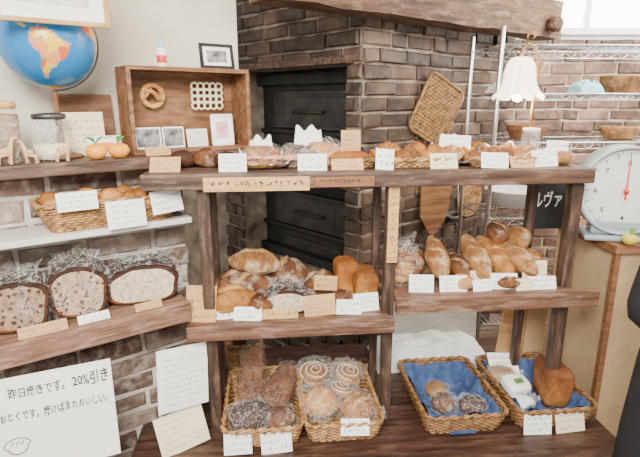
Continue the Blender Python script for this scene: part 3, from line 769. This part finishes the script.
def plank(P,rz,w,h,mats,lab,lines=1,seed=1,vert=False,roll=0,name='wooden_sign',cat='sign'):
    g=G().box((0,0,h/2),(w,.006,h))
    if vert:
        n=int(h/.026)
        for i in range(n):
            gg=G(); scribble(gg,w*.9,.026,1,1,.9,-.0036,seed=seed+i,x0=-.3,x1=.1)
            g.add([v+Vector((0,0,h-.03-i*.026)) for v in gg.v],gg.f,1)
    else: scribble(g,w,h,lines,1,.95,-.0036,top=.9,x0=-.46,x1=.44,seed=seed,th=.12)
    return ob(name,g,mats,P,(0,rad(roll),rz),lab=lab,cat=cat)
plank(M(-.19,-.008,1.288),AM,.315,.042,[m_lightwood,m_ink],'long light wooden sign with black lettering under top shelf',seed=3)
plank(M(.075,-.008,1.297),AM,.18,.03,[m_mid,m_ink],'short brown wooden sign with black lettering under top shelf',seed=9)
plank(M(.236,.018,1.04),AM,.034,.285,[m_lightwood,m_ink],'narrow vertical wooden sign with lettering on centre post',seed=30,vert=True)
bb=em('chalkboard',M(.945,.33,1.055),(0,0,AM),'dark hanging board with white lettering behind the end post','sign')
ob('board',G().box((0,0,.12),(.17,.012,.24)),m_choc,par=bb,bev=.002)
txt('ルヴァ',.042,m_chalk,(-.075,-.0066,.115),bb,sy=1.6,wob=.04,off=.014,align='LEFT')
ob('hanging_cord',G().tube([(0,0,.24),(0,-.01,.28)],.002,5),m_lightwood,par=bb)

# ---------------------------------------------------------------- left shelves content
zl=.934
slice_loaf(Lf(-.42,.11,zl),AL-.15,.148,.13,.13,K_dark,C_fruit,'bagged fruit loaf with dark crust and speckled cut face',grp='bagged raisin loaves')
slice_loaf(Lf(-.262,.115,zl),AL-.2,.148,.14,.13,K_dark,C_raisin,'bagged raisin loaf with domed dark crust, cut face forward',grp='bagged raisin loaves')
slice_loaf(Lf(-.075,.12,zl),AL-.25,.215,.1,.14,K_dark,C_white,'wide bagged country loaf with pale cut face',dome=.5)
slice_loaf(Lf(-.58,.11,zl),AL-.15,.14,.12,.13,K_dark,C_fruit,'bagged fruit loaf with dark crust and speckled cut face',grp='bagged raisin loaves')
card(Lf(-.25,.005,zl-.002),AL,.085,.03,'white',35,0,2)
card(Lf(-.38,.0,zl-.002),AL,.12,.035,'kraft',35,0,2)
card(Lf(-.095,.0,zl-.002),AL,.08,.028,'kraft',35,0,2)
zm=1.19
basket(Lf(-.145,.145,zm),AL,.40,.145,.075,'long shallow wicker basket filled with golden buns',flare=.15,grp=None)
for i in range(7):
    for j in range(2):
        bread(Lf(-.295+i*.05,.115+j*.06,zm+.042+(.012 if (i+j)%2 else 0)),AL+R.uniform(-1,1),.072,.062,.055,K_gold if (i+j)%3 else K_pale,'small golden bun in the long wicker basket',name='bun',grp='golden buns in the long basket',amp=.1)
card(Lf(-.25,.045,zm+.065),AL,.105,.052,'white',10,0,3)
card(Lf(-.125,.035,zm+.0),AL,.11,.08,'white',10,0,4)
card(Lf(-.0,.04,zm+.028),AL,.095,.07,'white',10,-4,3)

AP=AL-.2
ps=em('paper_notice',Lf(-.40,-.045,.545),(rad(-3),rad(0),AP),'white paper sale notice with bold black handwriting under wall shelf','notice')
ob('paper',G().box((0,0,.15),(.33,.0016,.30)),m_paper,par=ps)
txt('昨日焼きです。',.021,m_ink,(.058,-.0015,.25),ps,align='RIGHT',sy=1.6,wob=.16,off=.012)
txt('20%引き',.0255,m_ink,(.158,-.0015,.252),ps,align='RIGHT',sy=1.55,wob=.14,off=.014)
txt('おとくです。焼けばまたおいしい。',.0172,m_ink,(.158,-.0015,.185),ps,align='RIGHT',sy=1.7,wob=.16,off=.012)
g=G()
def stroke(pts,closed=False): g.tube([(x,-.0016,z) for x,z in pts],.0012,5,closed)
stroke([(-.085+.03*math.cos(a)*(1.1 if math.sin(a)>0 else .8),.10+.024*math.sin(a)) for a in [2*math.pi*i/20 for i in range(20)]],True)
for k in (-.012,0,.012): stroke([(-.085+k-.004,.104),(-.085+k+.004,.115)])
ob('bread_doodle',g,m_ink,par=ps)
card(Lf(-.02,-.02,.575),AL-.05,.165,.215,'white',3,3,9,'white handwritten notice sheet hanging beside posts','notice','paper_notice',big=.8,grp=None)
card(Lf(-.03,-.05,.442),AL-.1,.16,.13,'cream',22,-6,5,'cream handwritten notice sheet leaning on the platform','notice','paper_notice',big=.8,grp=None)

zg=1.381
def jar(P,r,h,lab,fill,fillh,lid):
    o=em('glass_jar',P,(0,0,0),lab,'jar')
    if fill: ob('contents',G().lathe([(0,.004),(r*.9,.005),(r*.93,fillh*h*.98),(0,fillh*h)],24),fill,par=o)
    ob('jar_body',G().lathe([(0,0),(r*.95,0),(r,.008),(r,h*.72),(r*.8,h*.82),(r*.8,h*.87)],28),P_glass,par=o)
    ob('jar_lid',G().lathe([(0,h*.87),(r*.86,h*.87),(r*.88,h*.93),(r*.86,h*.98),(r*.3,h),(0,h)],28),lid,par=o)
jar(Lf(-.385,.2,zg),.04,.17,'tall glass jar of brown beans on ledge',m_coffee,.8,m_lightwood)
jar(Lf(-.27,.22,zg),.052,.135,'round clear glass storage jar with lid on ledge',m_cream,.35,m_dsteel)
def animal(P,rz,s,lab):
    V=[(0,0,.045),(.02,0,.046),(-.02,0,.045),(.03,0,.075),(.035,0,.095),(.052,0,.092),(.02,.008,.02),(.02,.008,0),(.02,-.008,.02),(.02,-.008,0),(-.02,.008,.02),(-.02,.008,0),(-.02,-.008,.02),(-.02,-.008,0)]
    E=[(0,1),(0,2),(1,3),(3,4),(4,5),(1,6),(6,7),(1,8),(8,9),(2,10),(10,11),(2,12),(12,13)]
    rr=[.013,.013,.012,.008,.008,.005]+[.0045]*8
    me=skin([Vector(v)*s for v in V],E,[r*s for r in rr]); me.materials.append(m_toy)
    reg('toy_animal',me,P,(0,0,rz),None,lab,'toy','small wooden toy animals')
animal(Lf(-.40,.145,zg),AL+.3,.75,'small wooden long-necked toy animal before jar')
animal(Lf(-.335,.14,zg),AL+2.6,.65,'small wooden toy animal on the ledge')
animal(Lf(-.26,.14,zg),AL+.2,.7,'small wooden toy animal beside mandarins')
def fruit(P,l,mat,k=1.0,grp=None,yaw=0):
    o=em('mandarin',P,(0,0,yaw),l,'fruit',grp)
    ob('peel',G().lathe([(r*k,z*k) for r,z in [(0,0),(.018,.002),(.029,.015),(.031,.025),(.025,.039),(.009,.045),(0,.044)]],24),mat,par=o)
    ob('stem',G().lathe([(r*k,z*k) for r,z in [(0,.043),(.004,.044),(.002,.05),(0,.05)]],8),m_green,par=o)
    for s_ in (-1,1):
        ob('leaf',G().grid(8,4,lambda a,b:(s_*a*.036*k,(b-.5)*.026*k*math.sin(math.pi*min(1,a+.02)),(.048+.018*math.sin(a*2.5))*k-.004*abs(b-.5))),m_green,(0,0,0),(0,0,s_*.5),par=o)
fruit(Lf(-.165,.155,zg),'small orange mandarin with green leaves',m_orange,1,'mandarins on the ledge',.3)
fruit(Lf(-.1,.155,zg),'small orange mandarin with green leaves',m_orange,1,'mandarins on the ledge',1.0)
ob('wood_board',G().box((0,0,.095),(.17,.012,.19)),m_box,Lf(-.13,.40,zg),(rad(-4),0,AL),lab='plain brown wooden panel leaning on wall',cat='board',bev=.002)
card(Lf(-.165,.28,zg+.0),AL,.12,.135,'cream',6,0,5,'cream handwritten card standing behind mandarins','card','note_card',grp=None)
ob('fruit_print',G().box((0,0,.03),(.1,.003,.065)).box((.0,-.002,.028),(.05,.001,.03),1),[m_paper,m_orange],Lf(-.12,.235,zg),(rad(-6),0,AL),lab='small white card with orange print behind mandarins',cat='card')
# globe
gl=em('globe',Lf(-.24,.265,zg),(0,0,AL),'blue tabletop world globe with coloured land on stand','globe')
rg=.131; gz=.335
def poly_in(x,y,P_):
    c=False;j=len(P_)-1
    for i in range(len(P_)):
        if (P_[i][1]>y)!=(P_[j][1]>y) and x<(P_[j][0]-P_[i][0])*(y-P_[i][1])/(P_[j][1]-P_[i][1])+P_[i][0]: c=not c
        j=i
    return c
SA=[(-80,2),(-77,9),(-70,12),(-60,9),(-51,4),(-48,-1),(-35,-6),(-38,-14),(-41,-22),(-48,-27),(-54,-34),(-62,-39),(-66,-46),(-68,-54),(-74,-52),(-73,-38),(-70,-19),(-77,-12),(-81,-5)]
NA=[(-165,62),(-150,70),(-125,71),(-95,73),(-80,66),(-62,58),(-56,51),(-66,44),(-76,36),(-81,27),(-90,30),(-97,24),(-92,17),(-84,14),(-78,8),(-86,11),(-96,16),(-106,21),(-114,30),(-124,42),(-130,54),(-150,59)]
AF=[(-17,14),(-9,32),(10,37),(32,31),(43,11),(51,11),(40,-8),(35,-22),(20,-35),(12,-17),(9,0),(-8,5)]
g=G(); n=160; m=80; vs=[];cu=[];fs=[]
lon0=-52
for j in range(m+1):
    la=-90+180*j/m
    for k in range(n):
        lo=-180+360*k/n
        a=rad(lo-lon0)-math.pi/2
        vs.append((rg*math.cos(rad(la))*math.cos(a),rg*math.cos(rad(la))*math.sin(a),gz+rg*math.sin(rad(la))))
        cu.append(1.0 if any(poly_in(lo,la,Q) for Q in (SA,NA,AF)) or la<-72 else 0.0)
for j in range(m):
    for k in range(n): fs.append((j*n+k,j*n+(k+1)%n,(j+1)*n+(k+1)%n,(j+1)*n+k))
g.add(vs,fs,0,True); g.cut=cu
ob('sphere',g,m_globe,par=gl)
ob('meridian_arm',G().tube([(math.cos(a)*(rg+.006),0,gz+math.sin(a)*(rg+.006)) for a in [math.pi*(-.5+i/24) for i in range(25)]],.003),m_dsteel,par=gl)
ob('stand',G().lathe([(0,0),(.06,0),(.06,.008),(.02,.02),(.008,.04),(.008,gz-rg-.008),(0,gz-rg-.006)],24),m_box,par=gl)
def frame(par,w,h,t,dp,m1,m2):
    g=G()
    g.box((0,0,t/2),(w,dp,t)).box((0,0,h-t/2),(w,dp,t)).box((-w/2+t/2,0,h/2),(t,dp,h-2*t)).box((w/2-t/2,0,h/2),(t,dp,h-2*t))
    ob('frame',g,m1,par=par,bev=.0015)
    ob('print',G().box((0,dp*.2,h/2),(w-2*t+.002,dp*.3,h-2*t+.002)).box((0,0,h/2),((w-2*t)*.7,dp*.2,(h-2*t)*.62),1),[m_paper,m2],par=par)
fr=em('framed_print',Lf(-.24,.105,1.745),(rad(2),0,AL),'gilt framed faded print hanging on cords above the globe','picture')
frame(fr,.27,.22,.012,.014,m_gold,m_pic)
for s_ in (-1,1): ob('cord',G().tube([(s_*.1,.004,.215),(s_*.1,.004,.755)],.0015,5),m_brass,par=fr)
# wooden display box
bx=em('display_box',Lf(.165,.26,zg),(0,0,AL),'open fronted brown wooden display box on the ledge','box')
w,h,dp,t=.42,.275,.13,.012
g=G().box((0,dp/2-.004,h/2),(w,.008,h)).box((0,0,t/2),(w,dp,t)).box((0,0,h-t/2),(w,dp,t)).box((-w/2+t/2,0,h/2),(t,dp,h-2*t)).box((w/2-t/2,0,h/2),(t,dp,h-2*t))
ob('case',g,m_box,par=bx,bev=.002)
g=G().tube([(.034*math.cos(a),.002*math.sin(a*9),.034*math.sin(a)) for a in [2*math.pi*i/48 for i in range(48)]],.009,8,True)
g.tube([(-.03,-.006,-.008),(-.008,-.008,.02),(.014,-.008,-.014),(.028,-.006,.012)],.007); g.tube([(.026,-.01,-.016),(.0,-.01,.012),(-.026,-.01,.016)],.007)
ob('bread_wreath',g,K_pale,Lf(.06,.29,zg+.185),(0,0,AL),lab='round twisted bread ornament hung in the wooden box',cat='ornament')
g=G()
for a in range(5):
    for b in range(4):
        g.tube([(-.046+a*.023+.0125*math.cos(q),0,-.033+b*.022+.0125*math.sin(q)) for q in [2*math.pi*i/10 for i in range(10)]],.004,5,True)
ob('lace_ornament',g,m_cream,Lf(.255,.29,zg+.185),(0,0,AL),lab='pale lattice dough ornament hung in the wooden box',cat='ornament')
for (u,w_,h_,mm,lb) in ((.02,.085,.07,m_pic3,'dark photograph standing in the wooden box'),(.105,.075,.07,m_pic3,'small grey postcard standing in the wooden box'),(.19,.075,.06,m_pic,'small faded photograph standing in the wooden box')):
    ob('photograph',G().box((0,0,h_/2),(w_,.002,h_)).box((0,-.0012,h_/2),(w_*.88,.001,h_*.85),1),[m_paper,mm],Lf(u,.24,zg+.014),(rad(-8),0,AL),lab=lb,cat='photo')
fp=em('framed_photo',Lf(.285,.235,zg+.013),(rad(-6),0,AL),'small upright frame with pink print inside the box','picture'); frame(fp,.08,.11,.007,.008,m_paper,m_pic2)
fq=em('framed_photo',Lf(.285,.25,zg+.277),(rad(-10),0,AL),'small black photo frame on top of the box','picture'); frame(fq,.125,.085,.01,.01,m_iron,m_pic3)
o=em('spray_can',Lf(.09,.26,zg+.277),(0,0,0),'small red and white spray can on the box','can')
ob('can_body',G().lathe([(0,0),(.014,0),(.015,.003),(.015,.05),(.012,.058),(0,.06)],20),m_paper,par=o)
ob('can_band',G().lathe([(.0154,.012),(.0156,.013),(.0156,.035),(.0154,.036)],20),m_red,par=o)
ob('cap',G().lathe([(0,.06),(.008,.06),(.008,.082),(0,.084)],14),m_ltblue,par=o)
card(Lf(.02,.15,zg+.0),AL,.08,.03,'kraft',30,0,2)

# ---------------------------------------------------------------- things on the oven wall
def wtray(P,ry,rz,W,H,lab,name='wicker_tray'):
    g=G(); n=int(W/.013)
    for i in range(n):
        x=-W/2+W*(i+.5)/n; g.tube([(x,.004*(1 if (i+j)%2 else -1),-H/2+H*j/18) for j in range(19)],.0035,4)
    for j in range(19):
        z=-H/2+H*j/18; g.tube([(-W/2+W*(i+.5)/n,-.004*(1 if (i+j)%2 else -1),z) for i in range(n)],.005,4)
    o=em(name,P,(0,0,rz),lab,'tray')
    ob('woven_panel',g,m_wick,rot=(0,ry,0),par=o)
    g=G(); g.tube([(x,-.004,z) for x,z,_,_ in rrect(W+.01,H+.01,.03,40)],.009,6,True)
    ob('rim',g,m_wickd,rot=(0,ry,0),par=o)
wtray(Bf(.52,-.06,1.50),rad(27),AB-.25,.25,.31,'rectangular wicker tray hung tilted on brick wall')
pl=em('bread_peel',Bf(.53,-.05,.42),(0,rad(3),AB-.25),'wooden bread peel hanging on dark brick wall','peel')
g=G(); pts=[(-.025,.40),(-.10,.50),(-.115,.72),(-.075,.78),(.075,.78),(.115,.72),(.10,.50),(.025,.40)]
g.add([(x,-.006,z) for x,z in pts]+[(x,.006,z) for x,z in pts],[tuple(range(8)),tuple(range(15,7,-1))]+[(i,(i+1)%8,(i+1)%8+8,i+8) for i in range(8)])
ob('blade',g,m_mid,par=pl,bev=.002); ob('handle',G().tube([(0,0,0),(0,0,.42)],.013,8),m_mid,par=pl)
sc=em('wicker_paddle',Bf(.95,-.045,.965),(0,rad(10),AB-.25),'small round woven paddle hanging on brick wall','paddle')
g=G()
for i in range(1,9): g.tube([(.0115*i*math.cos(a),.0,.0135*i*math.sin(a)) for a in [2*math.pi*q/26 for q in range(26)]],.0062,5,True)
ob('woven_disc',g,m_wick,par=sc); ob('handle',G().tube([(0,0,.108),(0,0,.3)],.008),m_mid,par=sc)
ld=em('ladle',Bf(.76,-.05,.85),(0,rad(-4),AB-.2),'small metal ladle with long handle hanging on brick wall','ladle')
ob('bowl',G().lathe([(0,0),(.03,.006),(.042,.028),(.045,.045),(.042,.045),(.028,.01),(0,.005)],24),m_dsteel,par=ld)
ob('handle',G().tube([(.043,0,.04),(.045,0,.12),(.045,0,.38)],.005),m_steel,par=ld)

rk=em('wire_rack',(.80,2.32,0),(0,0,rad(4)),'tall chrome wire shelving rack against brick wall','rack')
RW,RD=1.25,.36
for x in (0,RW):
    for y in (0,RD): ob('post',G().lathe([(0,0),(.011,0),(.011,1.86),(.006,1.87),(0,1.87)],10,0,(x,y,0)),m_steel,par=rk)
for z in (.45,1.0,1.36,1.58,1.79):
    g=G()
    for y in (0,RD):
        g.tube([(0,y,z),(RW,y,z)],.004,5); g.tube([(0,y,z-.028),(RW,y,z-.028)],.003,5)
        g.tube([(i*.035,y,z-.026*(i%2)) for i in range(int(RW/.035)+1)],.002,4)
    for x in (0,RW): g.tube([(x,0,z),(x,RD,z)],.004,5)
    for i in range(int(RW/.027)): g.tube([(i*.027+.01,0,z),(i*.027+.01,RD,z)],.0018,4)
    ob('wire_shelf',g,m_steel,par=rk)
def rkp(x,y,z):
    a=rad(4); return Vector((.80+x*math.cos(a)-y*math.sin(a),2.32+x*math.sin(a)+y*math.cos(a),z+.005))
def banneton(P,r,h,lab,m_=None):
    g=G()
    prof=[(0,0)]+[(r*(.7+.3*math.sin(i/12*math.pi/2))+(.004 if i%2 else 0),h*i/12) for i in range(13)]+[(r*.9,h),(r*.62,.012),(0,.012)]
    g.lathe(prof,26); ob('proofing_basket',g,m_ or m_mid,P,lab=lab,cat='basket',grp='round proofing baskets on the rack')
banneton(rkp(.70,.18,1.58),.1,.085,'round brown cane proofing basket on wire rack',m_wickd)
banneton(rkp(.93,.18,1.58),.1,.1,'round brown cane proofing basket on wire rack',m_wickd)
banneton(rkp(.72,.18,1.36),.09,.06,'shallow pale cane proofing basket on wire rack',m_wick)
banneton(rkp(.25,.2,1.36),.1,.07,'round brown cane proofing basket on wire rack')
banneton(rkp(1.0,.2,1.79),.08,.06,'small cane proofing basket atop wire rack',m_wick)
banneton(rkp(.62,.2,1.0),.08,.07,'round brown cane proofing basket on wire rack')
clothbundle(rkp(.48,.12,1.58),.1,.12,.12,.07,m_ltblue,'pale blue folded cloth on wire rack',4,.6)
clothbundle(rkp(.12,.18,1.58),.1,.16,.16,.06,m_cloth,'white folded cloth on wire rack',12,.6)
ob('enamel_basin',G().lathe([(0,0),(.09,0),(.13,.075),(.14,.08),(.138,.084),(.124,.075),(.085,.008),(0,.008)],32),m_enamel,rkp(.19,.16,1.03),lab='white enamel basin on the wire rack',cat='basin')

# ---------------------------------------------------------------- lamp
lp=em('arm_lamp',M(.76,.20,zt),(0,0,AM),'curved brass arm lamp with glowing ruffled glass shade','lamp')
ob('base',G().lathe([(0,0),(.03,0),(.03,.005),(.012,.012),(.007,.02),(0,.022)],24),m_brass,par=lp)
arm=[(0,0,.015),(0,0,.12),(.004,0,.2),(.01,0,.28),(.006,0,.345),(-.012,0,.385),(-.035,0,.395),(-.052,0,.375),(-.055,0,.35)]
g=G().tube(arm,.0055,8)
g.tube([(.008,0,.30)]+[(.008-.022*math.cos(a)*(1-a/9),0,.335+.022*math.sin(a)*(1-a/9)) for a in [math.pi+i*.45 for i in range(12)]],.0035,6)
g.tube([(-.035,0,.395),(-.04,0,.42),(-.025,0,.435),(-.012,0,.42),(-.02,0,.41)],.0035,6)
ob('arm',g,m_brass,par=lp)
def shade():
    g=G(); prof=[(.018,.352),(.032,.348),(.044,.33),(.05,.305),(.052,.28),(.058,.255),(.07,.232),(.08,.22)]
    n=72; vs=[];fs=[]
    for i,(r,z) in enumerate(prof):
        t=i/(len(prof)-1)
        for k in range(n):
            a=2*math.pi*k/n
            rr=r*(1+.05*math.sin(a*12)+.12*t*t*math.sin(a*6)); vs.append((-.055+rr*math.cos(a),rr*math.sin(a),z+.011*t*t*math.cos(a*6)))
    for i in range(len(prof)-1):
        for k in range(n): fs.append((i*n+k,i*n+(k+1)%n,(i+1)*n+(k+1)%n,(i+1)*n+k))
    return g.add(vs,fs,0,True)
ob('lamp_shade',shade(),m_shade,par=lp)
ob('bulb',G().lathe([(0,.205),(.016,.21),(.02,.235),(.012,.275),(0,.29)],20,0,(-.055,0,0)),m_bulb,par=lp)
pt=D.lights.new('bulb_light','POINT'); pt.energy=3.2; pt.color=(1,.7,.4); pt.shadow_soft_size=.02
po=D.objects.new('bulb_light',pt); col.objects.link(po); po.parent=lp; po.location=(-.055,0,.19)
o=em('glass_jar',M(.73,.13,zt),(0,0,0),'clear cylindrical glass jar under the lamp','jar')
ob('jar_body',G().lathe([(0,0),(.028,0),(.03,.006),(.03,.1),(.026,.11)],28),P_glass,par=o)
ob('jar_lid',G().lathe([(0,.108),(.028,.108),(.028,.12),(0,.122)],28),m_enamel,par=o)

# ---------------------------------------------------------------- partition + scale
pt_=em('partition_cabinet',M(1.33,.22,0),(0,0,AM),'worn tan panelled half-height partition with brown wooden top','partition')
ob('panel',G().box((0,0,.52),(.58,.36,1.04)),m_tan,par=pt_)
ob('top_board',G().box((0,0,1.055),(.62,.40,.03)),m_mid,par=pt_,bev=.003)
ob('corner_trim',G().box((-.295,-.185,.52),(.02,.02,1.04)),m_mid,par=pt_)
sx=em('kitchen_scale',M(1.085,.13,1.071),(0,0,rad(-12)),'vintage blue-grey metal kitchen scale with large round numbered dial','scale')
K=1.3
zc=.176; N=56
def ringp(k): return [(.118*K*k*math.cos(2*math.pi*i/N),zc+.118*K*k*math.sin(2*math.pi*i/N)) for i in range(N)]
g=G(); vs=[]
lay=[(.93,-.046),(.95,-.062),(.985,-.066),(1.01,-.055),(1.01,.045),(.9,.065)]
for (k,y) in lay: vs+=[(x,y,z) for x,z in ringp(k)]
fs=[(j*N+i,j*N+(i+1)%N,(j+1)*N+(i+1)%N,(j+1)*N+i) for j in range(len(lay)-1) for i in range(N)]
g.add(vs,fs,0,True); g.add([(x,-.046,z) for x,z in ringp(.93)],[tuple(range(N))]); g.add([(x,.065,z) for x,z in ringp(.9)],[tuple(range(N))])
ob('housing',g,m_grey,par=sx)
ob('base',G().prism([(-.12,-.075),(.12,-.075),(.10,.08),(-.10,.08)],0,.02).prism([(-.095,-.05),(.095,-.05),(.08,.06),(-.08,.06)],.02,.07),m_grey,par=sx,bev=.008)
g=G(); g.add([(x,-.0475,z) for x,z in ringp(.925)],[tuple(range(N))])
for i in range(100):
    a=2*math.pi*i/100; r0=.105*K; r1=(.098 if i%5 else .089)*K; t_=.0006 if i%5 else .0013
    g.box((math.cos(a)*(r0+r1)/2,-.0482,zc+math.sin(a)*(r0+r1)/2),(r0-r1,.0004,t_*2),1,Matrix.Rotation(-a,3,'Y'))
ob('dial',g,[m_dial,m_ink],par=sx)
for i in range(8):
    a=math.pi/2-2*math.pi*i/8; txt(str(i),.026,m_ink,(.074*K*math.cos(a),-.0485,zc+.074*K*math.sin(a)),sx)
ob('needle',G().add([(-.0035,-.0525,zc-.03),(.0035,-.0525,zc-.03),(.0012,-.0525,zc+.115),(-.0012,-.0525,zc+.115)],[(0,1,2,3)]),m_red,par=sx)
ob('hub',G().tube([(0,-.048,zc),(0,-.056,zc)],.009,14),m_red,par=sx)
fruit(M(1.07,.03,1.071),'small yellow-green mandarin before the scale',m_yellow,.85)

# ---------------------------------------------------------------- person in black, mostly out of view
V=[(0,0,.9),(0,.01,1.1),(0,0,1.3),(0,0,1.40),(0,.02,1.48),(0,.03,1.56),(0,.03,1.62)]
Rr=[(.155,.115),(.135,.1),(.165,.105),(.06,.06),(.06,.065),(.085,.095),(.06,.07)]
E=[(0,1),(1,2),(2,3),(3,4),(4,5),(5,6)]
def ch(par,pts,rs):
    p=par
    for q,r in zip(pts,rs):
        V.append(q);Rr.append(r);E.append((p,len(V)-1));p=len(V)-1
    return p
for s in (-1,1):
    ch(0,[(s*.1,0,.82),(s*.11,.0,.48),(s*.11,-.01,.09),(s*.115,.13,.035)],[.095,.062,.045,.035])
    wr=ch(2,[(s*.17,0,1.33),(s*.245,-.02,1.06),(s*.12,.17,1.0)],[.062,.055,.034])
    pa=ch(wr,[(s*.07,.20,1.0)],[(.02,.03)])
    for k in range(4):
        zz=1.022-k*.015
        ch(pa,[(s*.04,.212,zz),(s*.01,.22,zz-.004),(-s*.012,.212,zz-.008)],[.009,.008,.007])
    ch(wr,[(s*.085,.195,1.035),(s*.06,.205,1.05)],[.011,.009])
me=skin(V,E,Rr,0,1)
for m_ in (m_black,m_skin): me.materials.append(m_)
for p in me.polygons:
    c=p.center; p.material_index=1 if (c.z>1.43 or (c.y>.15 and c.z<1.1 and c.z>.9 and abs(c.x)<.13)) else 0
pe=reg('person',me,(1.015,1.1,0),(0,0,0),None,'person in black clothing standing with hands clasped','person')
ob('hair',blob(.2,.22,.17,.9,amp=.02),m_black,(0,.015,1.555),par=pe)
ob('coat',G().lathe([(.165,.5),(.16,.7),(.15,.9),(.135,1.1),(.15,1.3),(.1,1.4),(.07,1.42)],32,ripple=lambda a,z:.4*abs(math.cos(a))**1.5+.03*math.sin(a*9)*(1.3-z)),m_black,par=pe)
ob('face',G().tube([(0,.125,1.60),(0,.142,1.565),(0,.12,1.56)],.008).tube([(-.022,.118,1.535),(.022,.118,1.535)],.005).lathe([(0,0),(.009,.002),(0,.01)],10,0,(-.032,.116,1.595)).lathe([(0,0),(.009,.002),(0,.01)],10,0,(.032,.116,1.595)),m_skin,par=pe)

# ---------------------------------------------------------------- light & camera
w=D.worlds.new('w'); bpy.context.scene.world=w; w.use_nodes=True
w.node_tree.nodes['Background'].inputs[0].default_value=(1,.95,.87,1); w.node_tree.nodes['Background'].inputs[1].default_value=1.1
def area(loc,tgt,size,e,c=(1,1,1)):
    l=D.lights.new('area','AREA'); l.size=size; l.energy=e; l.color=c
    o=D.objects.new('area_light',l); col.objects.link(o); o.location=loc
    o.rotation_euler=(Vector(tgt)-Vector(loc)).to_track_quat('-Z','Y').to_euler()
area((-.1,-.6,2.5),(0,1.6,.8),.9,165,(1,.95,.87))
area((1.9,2.5,2.47),(1.7,3.2,1.5),1.0,115,(1,.95,.87))
area((1.2,1.2,2.47),(.8,1.8,1.0),.7,38,(1,.88,.72))
cam=D.cameras.new('cam'); cam.lens=28; cam.sensor_width=36; cam.clip_start=.01
co=D.objects.new('camera',cam); col.objects.link(co); co.location=(0,0,1.55); co.rotation_euler=(rad(90-14.4),0,0)
bpy.context.scene.camera=co
